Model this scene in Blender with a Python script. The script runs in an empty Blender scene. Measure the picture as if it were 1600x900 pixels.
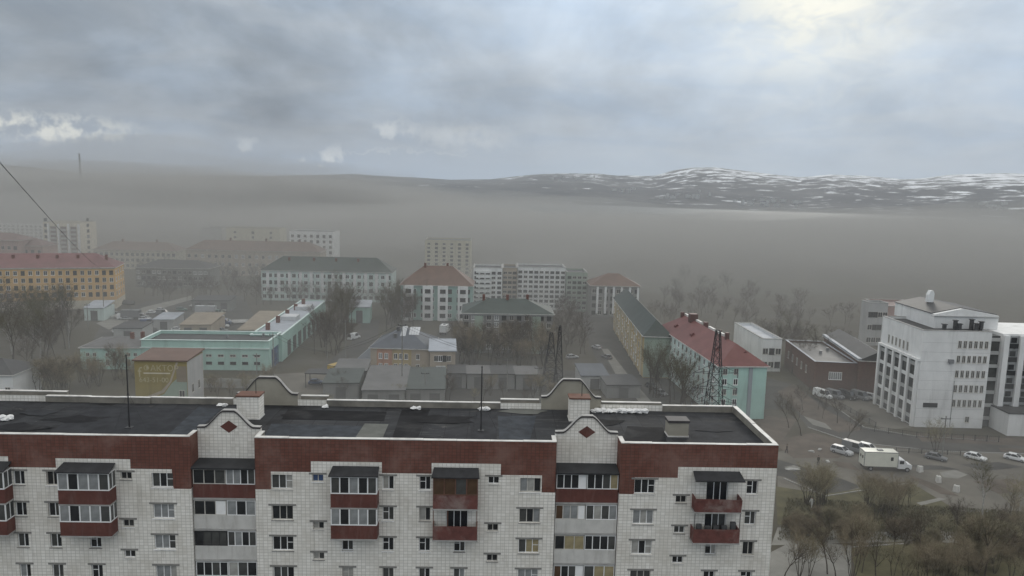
import bpy, bmesh, math, random
from mathutils import Vector, Matrix
random.seed(7)
scene = bpy.context.scene
COL = scene.collection
R = math.radians

# ------------------------------------------------------------------ camera
F, H = 1164.0, 48.0                      # focal length in photo pixels, eye height above the ground
PSI, PIT, ROL = math.atan(30 / F), math.atan(159 / F), R(1.35)
c_f = Vector((math.sin(PSI) * math.cos(PIT), math.cos(PSI) * math.cos(PIT), -math.sin(PIT)))
c_r0 = Vector((math.cos(PSI), -math.sin(PSI), 0)); c_u0 = c_r0.cross(c_f)
c_r = math.cos(ROL) * c_r0 + math.sin(ROL) * c_u0
c_u = -math.sin(ROL) * c_r0 + math.cos(ROL) * c_u0
cam = bpy.data.cameras.new('camera'); cam_o = bpy.data.objects.new('camera', cam); COL.objects.link(cam_o)
cam.sensor_width = 36; cam.lens = 36 * F / 1600; cam.clip_start = 0.5; cam.clip_end = 30000
m = Matrix((c_r, c_u, -c_f)).transposed().to_4x4(); m.translation = (0, 0, H)
cam_o.matrix_world = m; scene.camera = cam_o

def ray(x, y): return c_f + c_r * ((x - 800) / F) + c_u * ((450 - y) / F)
def G(x, y, z=0.0):                      # where a sight line meets a level plane: used to read positions off the photo
    d = ray(x, y); t = (z - H) / d.z
    return Vector((d.x * t, d.y * t, z))
def atY(x, y, Y):
    d = ray(x, y); t = Y / d.y
    return Vector((d.x * t, Y, d.z * t + H))
def hz(x, y, P): return atY(x, y, P.y).z

# ------------------------------------------------------------------ sky, sun, exposure
SUN_D = ray(1285, -40).normalized()
SUN_EL, SUN_AZ = math.asin(SUN_D.z), math.atan2(SUN_D.x, SUN_D.y)
world = bpy.data.worlds.new('World'); scene.world = world; world.use_nodes = True
wt = world.node_tree; wt.nodes.clear()
class NT:                                # tiny helper to write node maths
    def __init__(s, t): s.t = t
    def n(s, kind, **kw):
        o = s.t.nodes.new(kind)
        for k, v in kw.items(): setattr(o, k, v)
        return o
    def put(s, sock, v):
        if hasattr(v, 'is_output') or isinstance(v, bpy.types.NodeSocket): s.t.links.new(v, sock)
        else: sock.default_value = v
    def m(s, op, a, b=None, c=None, clamp=False):
        o = s.n('ShaderNodeMath', operation=op, use_clamp=clamp); s.put(o.inputs[0], a)
        if b is not None: s.put(o.inputs[1], b)
        if c is not None: s.put(o.inputs[2], c)
        return o.outputs[0]
    def v(s, op, a, b=None):
        o = s.n('ShaderNodeVectorMath', operation=op); s.put(o.inputs[0], a)
        if b is not None: s.put(o.inputs[1], b)
        return o.outputs['Value'] if op in ('DOT_PRODUCT', 'LENGTH') else o.outputs[0]
    def scale(s, a, f):
        o = s.n('ShaderNodeVectorMath', operation='SCALE'); s.put(o.inputs[0], a); s.put(o.inputs['Scale'], f); return o.outputs[0]
    def comb(s, x, y, z):
        o = s.n('ShaderNodeCombineXYZ')
        for i, q in enumerate((x, y, z)): s.put(o.inputs[i], q)
        return o.outputs[0]
    def sep(s, a): o = s.n('ShaderNodeSeparateXYZ'); s.put(o.inputs[0], a); return o.outputs
    def noise(s, vec, scale, detail=4, rough=.5, dist=0.0):
        o = s.n('ShaderNodeTexNoise'); s.put(o.inputs['Vector'], vec); o.inputs['Scale'].default_value = scale
        o.inputs['Detail'].default_value = detail; o.inputs['Roughness'].default_value = rough; o.inputs['Distortion'].default_value = dist
        return o.outputs[0]
    def ramp(s, fac, lo, hi, a=0.0, b=1.0):
        o = s.n('ShaderNodeMapRange', interpolation_type='SMOOTHSTEP'); s.put(o.inputs[0], fac)
        for i, q in enumerate((lo, hi, a, b)): o.inputs[i + 1].default_value = q
        return o.outputs[0]
    def mix(s, fac, a, b, blend='MIX'):
        o = s.n('ShaderNodeMix', data_type='RGBA', blend_type=blend); s.put(o.inputs[0], fac)
        for i, q in ((6, a), (7, b)):
            if isinstance(q, (tuple, list)) and len(q) == 3: q = (*q, 1)
            s.put(o.inputs[i], q)
        return o.outputs[2]
W = NT(wt)
dr = W.v('NORMALIZE', W.n('ShaderNodeTexCoord').outputs['Generated'])
dx, dy, dz = W.sep(dr)
zc = W.m('MAXIMUM', dz, 0.0)
inv = W.m('DIVIDE', 1.0, W.m('ADD', zc, .16))
pl = W.comb(W.m('MULTIPLY', dx, inv), W.m('MULTIPLY', dy, inv), 0.0)     # the cloud deck seen in perspective
n_big = W.noise(pl, .55, 3, .55, .4)
n_mid = W.noise(W.v('ADD', pl, (3.1, 7.7, 0)), 1.7, 5, .58, .5)
n_dir = W.noise(W.v('MULTIPLY', dr, (1, 1, 1.7)), 4.2, 5, .60, .25)
n_fin = W.noise(W.v('MULTIPLY', dr, (1, 1, 1.8)), 17, 3, .6, .5)
n_puf = W.noise(dr, 42, 3, .6)
sd = W.m('MAXIMUM', W.v('DOT_PRODUCT', dr, tuple(SUN_D)), 0.0)
warp = W.scale(W.v('SUBTRACT', W.n('ShaderNodeTexNoise').outputs['Color'], (.5, .5, .5)), .22)
wn = [x for x in wt.nodes if x.type == 'TEX_NOISE'][-1]
wt.links.new(dr, wn.inputs['Vector']); wn.inputs['Scale'].default_value = 9; wn.inputs['Detail'].default_value = 3
def azel(v):
    x, y, z = W.sep(v); return W.m('ARCTAN2', x, y), z
AE = {'rag': azel(W.v('ADD', dr, warp)), 'soft': azel(W.v('ADD', dr, W.scale(warp, .6))), 'puff': azel(W.v('ADD', W.v('ADD', dr, W.scale(warp, .06)), W.scale(W.v('SUBTRACT', W.comb(n_puf, n_fin, n_puf), (.5, .5, .5)), .045)))}
def blob(px, py, rx, ry, inner=0.0, outer=1.0, w='rag'):     # a cloud patch of given azimuth and height, ragged by noise
    c = ray(px, py).normalized(); az, el = AE[w]; kx, ky = F / rx, F / ry
    a = W.m('MULTIPLY_ADD', az, kx, -kx * math.atan2(c.x, c.y)); b = W.m('MULTIPLY_ADD', el, ky, -ky * c.z)
    q = W.m('MULTIPLY_ADD', a, a, W.m('MULTIPLY', b, b))
    return W.ramp(q, outer, inner)
lum = W.m('MULTIPLY_ADD', W.ramp(n_big, .3, .7), .06, .30)
lum = W.m('MULTIPLY_ADD', W.ramp(n_mid, .3, .75), .05, lum)
lum = W.m('MULTIPLY_ADD', W.ramp(n_dir, .32, .70), .17, lum)
lum = W.m('MULTIPLY_ADD', W.m('POWER', sd, 7.0), .08, lum)                       # thinner cloud round the sun
lum = W.m('MULTIPLY_ADD', blob(250, 60, 720, 230, 0., 1., 'soft'), -.11, lum)      # dark shower cloud
lum = W.m('MULTIPLY_ADD', blob(300, 200, 300, 100, 0., 1., 'soft'), -.07, lum)
lum = W.m('MULTIPLY', lum, W.m('MULTIPLY_ADD', zc, 2.1, .86))                     # overcast sky, brighter towards the zenith
cool = W.mix(W.ramp(n_mid, .3, .7), (.79, .96, 1.17), (.88, .99, 1.11))
cool = W.mix(W.ramp(dz, .2, .7), cool, (1.0, 1.0, .985))                  # thick cloud overhead is neutral
cloud = W.scale(cool, lum)
blue = W.ramp(W.m('MULTIPLY_ADD', n_fin, .05, dz), .10, .035)                     # pale blue clearing low over the hills
cloud = W.mix(W.m('MULTIPLY', blue, .75), cloud, W.mix(W.ramp(dx, -.3, .2), (.27, .35, .46), (.42, .51, .61)))
glow = W.m('MULTIPLY', W.m('POWER', sd, 180.0), W.ramp(n_fin, .36, .62, .6, 1.25))
cloud = W.mix(W.m('MULTIPLY', glow, .95, clamp=True), cloud, (.95, .94, .84))
gap = W.m('MULTIPLY', blob(30, 194, 170, 24, 0., 1., 'puff'), W.ramp(n_puf, .40, .62))
cloud = W.mix(W.m('MULTIPLY', gap, .75), cloud, (.92, .90, .78))
for (bx, by, rx, ry, am) in ((518, 243, 24, 14, .75), (617, 200, 44, 16, .45), (384, 219, 24, 10, .35), (476, 250, 10, 5, .4), (725, 212, 110, 26, .28), (640, 238, 120, 4, .35)):
    cloud = W.mix(W.m('MULTIPLY', W.m('MULTIPLY', blob(bx, by, rx, ry, 0., 1., 'puff'), W.ramp(n_puf, .25, .68)), am), cloud, (.80, .81, .78))
sky = W.n('ShaderNodeTexSky', sky_type='NISHITA', sun_disc=False)
sky.sun_elevation = SUN_EL; sky.sun_rotation = SUN_AZ; sky.dust_density = 2.5
cov = W.ramp(n_mid, .2, .34, .985, 1.0)
col = W.mix(cov, sky.outputs[0], W.scale(cloud, 10.0))
bg = W.n('ShaderNodeBackground'); bg.inputs['Strength'].default_value = .10; wt.links.new(col, bg.inputs['Color'])
wo = W.n('ShaderNodeOutputWorld'); wt.links.new(bg.outputs[0], wo.inputs['Surface'])

world.cycles.sampling_method = 'MANUAL'; world.cycles.sample_map_resolution = 256
sun = bpy.data.lights.new('sun', 'SUN'); sun.energy = .7; sun.angle = R(14); sun.color = (1, .95, .86)
sun_o = bpy.data.objects.new('sun', sun); COL.objects.link(sun_o); sun_o.location = (60, 120, 200)
sun_o.rotation_euler = (-SUN_D).to_track_quat('-Z', 'Y').to_euler()
vs = scene.view_settings; vs.view_transform = 'Standard'; vs.look = 'None'; vs.exposure = 0.15; vs.gamma = 1.0; vs.use_curve_mapping = False
scene.cycles.use_denoising = True; scene.cycles.max_bounces = 5; scene.cycles.diffuse_bounces = 2; scene.cycles.glossy_bounces = 2
scene.cycles.volume_bounces = 1; scene.cycles.transparent_max_bounces = 6

HAZE_D, DUST_D, DUST_C = 1.2e-4, .0056, (.535, .53, .51)      # the air: thin haze everywhere, dust low over the town

# ------------------------------------------------------------------ materials
MATS = {}
def mat(name, col, rough=.8, var=.18, scale=.8, stain=None, stain_amt=0., bump=0., spec=.3, metal=0., streak=False):
    if name in MATS: return MATS[name]
    M = bpy.data.materials.new(name); M.use_nodes = True; t = M.node_tree; N = NT(t)
    b = t.nodes['Principled BSDF']; b.inputs['Roughness'].default_value = rough; b.inputs['Metallic'].default_value = metal
    b.inputs['Specular IOR Level'].default_value = spec
    co = N.n('ShaderNodeTexCoord').outputs['Object']
    n1 = N.noise(co, scale, 6, .6)
    c = N.mix(N.ramp(n1, .25, .75), tuple(q * (1 - var) for q in col), tuple(min(1, q * (1 + var)) for q in col))
    if stain:
        vv = N.v('MULTIPLY', co, (1.0, 1.0, .16)) if streak else co
        n2 = N.noise(vv, scale * (2.2 if streak else .35), 7, .65, .3)
        c = N.mix(N.m('MULTIPLY', N.ramp(n2, .48, .72), stain_amt), c, stain)
    t.links.new(c, b.inputs['Base Color'])
    if bump:
        bp = N.n('ShaderNodeBump'); bp.inputs['Strength'].default_value = bump; bp.inputs['Distance'].default_value = .05
        t.links.new(N.noise(co, scale * 6, 5, .6), bp.inputs['Height']); t.links.new(bp.outputs[0], b.inputs['Normal'])
    MATS[name] = M; return M
def brick_mat(name, c1, c2, mortar, bw, bh, ms, stain, amt, off=0.0):
    M = bpy.data.materials.new(name); M.use_nodes = True; t = M.node_tree; N = NT(t); b = t.nodes['Principled BSDF']
    b.inputs['Roughness'].default_value = .85; b.inputs['Specular IOR Level'].default_value = .2
    co = N.n('ShaderNodeTexCoord').outputs['Object']; x, y, z = N.sep(co)
    v = N.comb(N.m('ADD', x, y), z, 0.0)
    k = N.n('ShaderNodeTexBrick', offset=off); t.links.new(v, k.inputs['Vector']); k.inputs['Scale'].default_value = 1
    for nm, q in (('Color1', c1), ('Color2', c2), ('Mortar', mortar)): k.inputs[nm].default_value = (*q, 1)
    k.inputs['Mortar Size'].default_value = ms; k.inputs['Mortar Smooth'].default_value = .3
    k.inputs['Brick Width'].default_value = bw; k.inputs['Row Height'].default_value = bh; k.inputs['Bias'].default_value = 0
    n1 = N.noise(co, .35, 7, .62, .2); n2 = N.noise(N.v('MULTIPLY', co, (1.6, 1.6, .18)), 1.0, 7, .68, .2)
    c = N.mix(N.m('MULTIPLY', N.ramp(n1, .42, .72), amt), k.outputs['Color'], stain)
    c = N.mix(N.m('MULTIPLY', N.ramp(n2, .52, .74), amt * .9), c, tuple(q * .62 for q in stain))
    t.links.new(c, b.inputs['Base Color'])
    bp = N.n('ShaderNodeBump'); bp.inputs['Strength'].default_value = .5; bp.inputs['Distance'].default_value = .015
    t.links.new(N.m('SUBTRACT', 1.0, k.outputs['Fac']), bp.inputs['Height']); t.links.new(bp.outputs[0], b.inputs['Normal'])
    MATS[name] = M; return M
brick_mat('white_brick', (.85, .825, .77), (.73, .705, .645), (.54, .52, .47), .37, .28, .024, (.46, .42, .35), .38)
brick_mat('red_brick', (.165, .068, .05), (.13, .054, .041), (.085, .045, .036), .36, .27, .02, (.27, .17, .14), .5)
brick_mat('brown_brick', (.15, .085, .065), (.125, .07, .055), (.10, .07, .06), .5, .3, .02, (.10, .08, .07), .4)
mat('concrete', (.36, .355, .34), .9, .15, 1.2, (.16, .15, .14), .5)
mat('concrete_panel', (.55, .54, .51), .9, .1, .9, (.30, .28, .25), .45, streak=True)
mat('lintel', (.22, .215, .20), .9, .2, 1.5)
mat('white_frame', (.82, .82, .81), .45, .05, 1.5)
mat('old_frame', (.52, .50, .46), .6, .15, 1.5)
mat('brown_frame', (.13, .065, .045), .7, .2, 1.5)
mat('red_panel', (.115, .043, .034), .7, .18, 1.0, (.20, .13, .11), .35, streak=True)
mat('worn_red_panel', (.13, .05, .042), .8, .28, 1.6, (.27, .21, .19), .75)
mat('cap_metal', (.58, .57, .54), .6, .15, 1.0, (.25, .22, .20), .7)
mat('cap_dark', (.055, .05, .05), .6, .2, 1.0)
mat('plaster_beige', (.31, .29, .24), .9, .1, .6, (.27, .25, .21), .4)
mat('parapet_render', (.22, .205, .175), .9, .2, .8, (.09, .085, .08), .6); mat('black_felt', (.028, .029, .031), .75, .35, .9)
mat('iron', (.035, .035, .036), .6, .1, 2.0)
mat('galvanised', (.24, .245, .25), .5, .15, 2.0, metal=.3)
mat('white_rag', (.62, .62, .61), .9, .12, 3.0)
mat('rag_dark', (.08, .08, .08), .9, .2, 3.0)
def glass(name, col, rough=.06):
    M = mat(name, col, rough, .35, .7, spec=.6); return M
glass('glass_dark', (.022, .024, .027)); glass('glass_mid', (.07, .072, .07)); glass('glass_curtain', (.36, .355, .33), .15)
glass('glass_warm', (.32, .27, .16), .15); glass('glass_brown', (.085, .05, .03)); glass('glass_blue', (.06, .10, .20)); glass('glass_pale', (.26, .27, .27), .12)
def roof_mat():
    M = bpy.data.materials.new('bitumen_roof'); M.use_nodes = True; t = M.node_tree; N = NT(t); b = t.nodes['Principled BSDF']
    co = N.n('ShaderNodeTexCoord').outputs['Object']
    n1 = N.noise(N.v('MULTIPLY', co, (.6, 1.3, 1)), .22, 7, .65, .8); n2 = N.noise(N.v('MULTIPLY', co, (.35, 2.0, 1)), .8, 7, .7, .4); n3 = N.noise(co, 1.5, 8, .75, .3)
    x, y, z = N.sep(co)
    sm = N.m('FRACT', N.m('MULTIPLY', y, 1.0)); seam = N.ramp(N.m('ABSOLUTE', N.m('SUBTRACT', sm, .5)), .46, .49)
    c = N.mix(N.ramp(n1, .40, .60), (.006, .006, .0065), (.034, .035, .038))
    c = N.mix(N.m('MULTIPLY', N.ramp(n2, .52, .70), .6), c, (.085, .084, .08))
    c = N.mix(N.m('MULTIPLY', N.ramp(n3, .57, .70), .6), c, (.13, .125, .115))
    wn_ = N.n('ShaderNodeTexWhiteNoise', noise_dimensions='1D'); N.put(wn_.inputs['W'], N.m('FLOOR', N.m('MULTIPLY', x, .48)))
    c = N.mix(N.m('MULTIPLY', wn_.outputs['Value'], .45), c, (.055, .057, .06))                  # felt strips of differing age
    sx = N.ramp(N.m('ABSOLUTE', N.m('SUBTRACT', N.m('FRACT', N.m('MULTIPLY', x, .48)), .5)), .475, .495)
    c = N.mix(N.m('MULTIPLY', N.m('MAXIMUM', seam, sx), .55), c, (.008, .008, .009))
    t.links.new(c, b.inputs['Base Color']); t.links.new(N.ramp(n1, .3, .7, .65, .9), b.inputs['Roughness']); b.inputs['Specular IOR Level'].default_value = .12
    bp = N.n('ShaderNodeBump'); bp.inputs['Strength'].default_value = .4; bp.inputs['Distance'].default_value = .04
    t.links.new(n3, bp.inputs['Height']); t.links.new(bp.outputs[0], b.inputs['Normal'])
    MATS['bitumen_roof'] = M
roof_mat()
mat('sheet_blue_grey', (.042, .047, .054), .85, .3, .9, (.028, .03, .033), .7, spec=.12); mat('sheet_tan', (.115, .118, .108), .8, .15, .9, (.07, .07, .065), .6, spec=.12); mat('sheet_black', (.009, .009, .01), .8, .4, .7, (.06, .06, .06), .5, spec=.12)
mat('sheet_grey', (.026, .027, .03), .8, .35, .7, (.022, .023, .025), .7, spec=.12)
for nm, c in dict(w_orange=(.62, .40, .17), w_cream=(.60, .55, .44), w_white=(.72, .73, .72), w_mint=(0.4, 0.58, 0.52), w_mint_lt=(0.56, 0.66, 0.63), w_teal=(0.3, 0.43, 0.39),
                  w_yellow=(.29, .235, .09), w_pink=(0.38, 0.27, 0.24), w_grey=(.40, .40, .39), w_ochre=(.42, .33, .18), w_tan=(.40, .34, .27), w_salmon=(.46, .26, .18), w_green=(.30, .36, .30),
                  w_stone=(.22, .22, .21), w_office=(.70, .70, .685), w_greyblue=(.30, .33, .35), w_paleyel=(0.5, 0.47, 0.36)).items():
    mat(nm, c, .85, .08, .25, tuple(q * .62 for q in c), .45, streak=True)
for nm, c in dict(r_purple=(0.17, 0.088, 0.085), r_red=(.155, .07, .064), r_green=(0.05, 0.063, 0.056), r_brown=(.13, .085, .065), r_grey=(0.12, 0.118, 0.115), r_blue=(0.085, 0.095, 0.11), r_dark=(.05, .05, .05),
                  r_light=(.33, .355, .39), r_teal=(0.055, 0.066, 0.06), r_maroon=(0.13, 0.08, 0.072), r_tan=(.24, .20, .15), r_snow=(0.5, 0.51, 0.52)).items():
    mat(nm, c, .6, .14, .3, tuple(q * .6 for q in c), .5)
mat('w_paint', (.44, .39, .25), .9, .15, 1.0); mat('bark', (.07, .058, .046), .95, .3, 2.0); mat('bark_pale', (.30, .29, .27), .9, .4, 3.0)
for i, c in enumerate(((.095, .078, .058), (.10, .088, .058), (.09, .072, .058), (.11, .10, .06), (.23, .205, .135), (.215, .18, .125))): mat('twig%d' % i, c, .95, .3, .5)
mat('tyre', (.02, .02, .02), .9, .1); mat('rim', (.35, .35, .36), .4, .1, metal=.5); mat('lamp_glass', (.75, .75, .72), .2, .05); mat('tail_glass', (.35, .03, .02), .3, .05)

# ------------------------------------------------------------------ mesh helpers
class MB:
    def __init__(s): s.v = []; s.f = []; s.m = []
    def face(s, pts, mi=0):
        b = len(s.v); s.v += [tuple(p) for p in pts]; s.f.append(tuple(range(b, b + len(pts)))); s.m.append(mi)
    def box(s, x0, x1, y0, y1, z0, z1, mi=0, top=True):
        b = len(s.v)
        s.v += [(x0, y0, z0), (x1, y0, z0), (x1, y1, z0), (x0, y1, z0), (x0, y0, z1), (x1, y0, z1), (x1, y1, z1), (x0, y1, z1)]
        fs = [(0, 3, 2, 1), (0, 1, 5, 4), (1, 2, 6, 5), (2, 3, 7, 6), (3, 0, 4, 7)] + ([(4, 5, 6, 7)] if top else [])
        for q in fs: s.f.append(tuple(b + i for i in q)); s.m.append(mi)
        return s
    def hexa(s, p, mi=0):                # eight corners: bottom four ccw, top four ccw
        b = len(s.v); s.v += [tuple(q) for q in p]
        for q in ((0, 3, 2, 1), (0, 1, 5, 4), (1, 2, 6, 5), (2, 3, 7, 6), (3, 0, 4, 7), (4, 5, 6, 7)): s.f.append(tuple(b + i for i in q)); s.m.append(mi)
    def tube(s, p0, p1, r0, r1, n=5, mi=0):
        p0, p1 = Vector(p0), Vector(p1); d = (p1 - p0)
        if d.length < 1e-6: return
        d.normalize(); a = d.orthogonal().normalized(); c = d.cross(a); b = len(s.v)
        for p, r in ((p0, r0), (p1, r1)):
            for i in range(n):
                t = 2 * math.pi * i / n; s.v.append(tuple(p + (a * math.cos(t) + c * math.sin(t)) * r))
        for i in range(n): j = (i + 1) % n; s.f.append((b + i, b + j, b + n + j, b + n + i)); s.m.append(mi)
        s.f.append(tuple(b + n + i for i in range(n))); s.m.append(mi)
    def prism(s, poly, y0, y1, mi=0):    # polygon in x,z pushed along y
        n = len(poly); b = len(s.v)
        s.v += [(x, y0, z) for x, z in poly] + [(x, y1, z) for x, z in poly]
        s.f.append(tuple(b + i for i in range(n))); s.m.append(mi)
        s.f.append(tuple(b + n + i for i in reversed(range(n)))); s.m.append(mi)
        for i in range(n): j = (i + 1) % n; s.f.append((b + i, b + n + i, b + n + j, b + j)); s.m.append(mi)
    def flat(s, poly, z, mi=0): s.face([(p[0], p[1], z) for p in poly], mi)
    def mesh(s, name, mats):
        me = bpy.data.meshes.new(name); me.from_pydata(s.v, [], s.f)
        for q in (mats if isinstance(mats, (list, tuple)) else [mats]): me.materials.append(MATS[q] if isinstance(q, str) else q)
        if len(me.materials) > 1: me.polygons.foreach_set('material_index', s.m)
        me.update(); return me
    def build(s, name, mats, parent=None, loc=(0, 0, 0), rz=0.0): return ob(name, s.mesh(name, mats), parent, loc, rz)
def ob(name, me, parent=None, loc=(0, 0, 0), rz=0.0):
    o = bpy.data.objects.new(name, me); COL.objects.link(o); o.location = loc
    if rz: o.rotation_euler = (0, 0, rz)
    if parent is not None: o.parent = parent
    return o
def tag(o, label=None, cat=None, group=None, kind=None):
    if label: o['label'] = label
    if cat: o['category'] = cat
    if group: o['group'] = group
    if kind: o['kind'] = kind
    return o
def empty(name, loc, rz=0.0, label=None, cat=None, group=None):
    o = bpy.data.objects.new(name, None); COL.objects.link(o); o.location = loc; o.rotation_euler = (0, 0, rz); o.empty_display_size = .5
    return tag(o, label, cat, group)
KIDS = {}
def copy_tree(o, parent=None):
    c = o.copy(); COL.objects.link(c); c.parent = parent
    for ch in o.children: copy_tree(ch, c)
    return c
exec_parts = []

# ================================================================== THE SETTING
def ground_mat():
    M = bpy.data.materials.new('earth'); M.use_nodes = True; t = M.node_tree; N = NT(t); b = t.nodes['Principled BSDF']
    b.inputs['Roughness'].default_value = .95; b.inputs['Specular IOR Level'].default_value = .15
    co = N.n('ShaderNodeTexCoord').outputs['Object']
    n1 = N.noise(co, .018, 7, .6, .5); n2 = N.noise(co, .09, 7, .65, .3); n3 = N.noise(co, .9, 6, .65)
    c = N.mix(N.ramp(n1, .38, .62), (.075, .067, .052), (.066, .060, .040))
    c = N.mix(N.m('MULTIPLY', N.ramp(n2, .45, .65), .6), c, (.10, .094, .082))
    c = N.mix(N.m('MULTIPLY', N.ramp(n3, .5, .75), .4), c, (.05, .045, .035))
    t.links.new(c, b.inputs['Base Color']); MATS['earth'] = M
ground_mat()
mat('asphalt', (.118, .109, .092), .9, .28, .12, (.18, .168, .14), .6); mat('asphalt_dark', (.056, .054, .049), .9, .22, .2, (.12, .115, .105), .5)
mat('dead_grass', (.088, .080, .043), .95, .35, .35, (.06, .058, .03), .5); mat('pale_path', (.21, .205, .185), .9, .18, .3, (.12, .115, .10), .5)
mat('mud', (.10, .082, .066), .95, .3, .3, (.065, .055, .045), .5); mat('kerb', (.30, .295, .28), .9, .15, .5)
g = MB(); g.flat([(-1500, -300), (1800, -300), (1800, 1040), (-1500, 1040)], 0); tag(g.build('ground', 'earth'), kind='structure')
def sheet(name, pts, level, m_, kind='structure'):
    q = MB(); q.flat([G(x, y) for x, y in pts], .004 * level); o = q.build(name, m_); tag(o, kind=kind)
    bm = bmesh.new(); bm.from_mesh(o.data); bmesh.ops.recalc_face_normals(bm, faces=bm.faces)
    if bm.faces[0].normal.z < 0: bmesh.ops.reverse_faces(bm, faces=bm.faces)
    bm.to_mesh(o.data); bm.free(); return o
sheet('parking_lot', [(1215, 706), (1300, 690), (1345, 668), (1420, 690), (1640, 700), (1700, 900), (1540, 905), (1420, 800), (1215, 800)], 1, 'asphalt')
sheet('road', [(1190, 640), (1240, 640), (1262, 668), (1330, 690), (1460, 704), (1700, 712), (1700, 696), (1560, 690), (1430, 682), (1350, 668), (1310, 640), (1235, 600), (1200, 590)], 2, 'asphalt_dark')
sheet('forecourt', [(1270, 622), (1290, 606), (1370, 622), (1425, 668), (1380, 672), (1320, 645)], 2, 'asphalt')
sheet('path', [(1205, 852), (1215, 824), (1420, 833), (1600, 842), (1600, 852), (1420, 846)], 3, 'pale_path')
sheet('yard', [(1190, 870), (1240, 845), (1330, 852), (1330, 912), (1190, 912)], 2, 'pale_path')
sheet('road', [(1208, 716), (1300, 742), (1345, 760), (1300, 775), (1225, 745), (1205, 742)], 3, 'asphalt_dark')
sheet('verge', [(1212, 760), (1290, 772), (1420, 752), (1500, 800), (1640, 800), (1660, 915), (1340, 915), (1330, 856), (1420, 850), (1600, 846), (1600, 836), (1420, 828), (1215, 820)], 4, 'dead_grass')
sheet('verge', [(1205, 690), (1270, 676), (1340, 694), (1310, 716), (1240, 716)], 4, 'mud')
sheet('verge', [(1430, 678), (1560, 684), (1680, 690), (1680, 700), (1560, 695), (1440, 690)], 5, 'mud')
sheet('verge', [(1240, 600), (1290, 640), (1350, 672), (1310, 676), (1252, 648), (1215, 612)], 4, 'mud')
sheet('street', [(918, 470), (938, 470), (975, 540), (1040, 590), (1085, 640), (1030, 680), (985, 640), (930, 560), (908, 500)], 1, 'asphalt_dark')
sheet('pavement', [(940, 545), (950, 545), (985, 590), (1020, 630), (1004, 634), (965, 590)], 3, 'pale_path')
sheet('street', [(430, 640), (455, 600), (500, 575), (545, 540), (570, 500), (592, 500), (590, 545), (560, 590), (540, 640)], 1, 'asphalt_dark')
sheet('yard', [(130, 560), (165, 495), (230, 470), (380, 462), (400, 500), (420, 545)], 1, 'asphalt_dark')
sheet('yard', [(370, 640), (420, 585), (520, 580), (520, 640)], 2, 'asphalt')
sheet('yard', [(660, 590), (690, 500), (725, 500), (720, 560), (900, 580), (900, 640), (640, 640)], 1, 'asphalt_dark')
sheet('path', [(150, 505), (225, 480), (300, 462), (300, 468), (225, 490), (170, 515)], 2, 'pale_path')
sheet('yard', [(1100, 690), (1200, 650), (1245, 655), (1215, 700)], 2, 'mud')
for i, (pts, m_) in enumerate((([(1468, 738), (1492, 734), (1512, 742), (1496, 748), (1474, 746)], 'pale_path'), ([(1500, 726), (1560, 722), (1600, 730), (1540, 736)], 'asphalt_dark'), ([(1420, 742), (1460, 756), (1500, 776), (1470, 772), (1430, 752)], 'mud'), ([(1520, 752), (1580, 748), (1640, 764), (1560, 772)], 'mud'), ([(1225, 730), (1240, 727), (1252, 731), (1236, 735)], 'pale_path'),
                              ([(1300, 720), (1330, 724), (1345, 736), (1310, 730)], 'mud'), ([(1420, 726), (1470, 728), (1500, 734), (1440, 734)], 'asphalt_dark'), ([(1432, 786), (1468, 778), (1480, 780), (1440, 790)], 'pale_path'), ([(1255, 650), (1290, 662), (1300, 672), (1270, 664)], 'pale_path'), ([(1560, 700), (1620, 702), (1620, 708), (1565, 706)], 'mud'))): sheet('ground_patch', pts, 7 + i * .5, m_)
def kerb(pts, w=.18, h=.12):
    P = [G(x, y) for x, y in pts]; q = MB()
    for a, b in zip(P, P[1:]):
        d = (b - a).normalized(); n = Vector((-d.y, d.x, 0)) * w
        q.hexa([a, b, b + n, a + n, a + Vector((0, 0, h)), b + Vector((0, 0, h)), b + n + Vector((0, 0, h)), a + n + Vector((0, 0, h))])
    tag(q.build('kerb', 'kerb'), kind='structure')
kerb([(1262, 668), (1330, 691), (1460, 705), (1700, 713)]); kerb([(1310, 640), (1350, 668), (1430, 682), (1560, 690)])
kerb([(1224, 748), (1290, 776), (1420, 756)]); kerb([(1420, 849), (1330, 855)])

# water of the inlet, the far shore and the hills
def water_mat():
    M = bpy.data.materials.new('water'); M.use_nodes = True; t = M.node_tree; N = NT(t); b = t.nodes['Principled BSDF']
    b.inputs['Specular IOR Level'].default_value = .12; b.inputs['Base Color'].default_value = (.11, .12, .12, 1); b.inputs['Roughness'].default_value = .6
    co = N.n('ShaderNodeTexCoord').outputs['Object']; bp = N.n('ShaderNodeBump'); bp.inputs['Strength'].default_value = .5; bp.inputs['Distance'].default_value = .4
    t.links.new(N.noise(N.v('MULTIPLY', co, (.5, 1, 1)), .08, 4, .6), bp.inputs['Height']); t.links.new(bp.outputs[0], b.inputs['Normal']); MATS['water'] = M
water_mat()
g = MB(); g.flat([(-6000, 1040), (7000, 1040), (7000, 2600), (-6000, 2600)], -.6); tag(g.build('water', 'water'), kind='structure')
g = MB(); g.box(-1500, 1800, 1036, 1040.2, -3, -.02); tag(g.build('embankment', 'concrete'), kind='structure')
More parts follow.
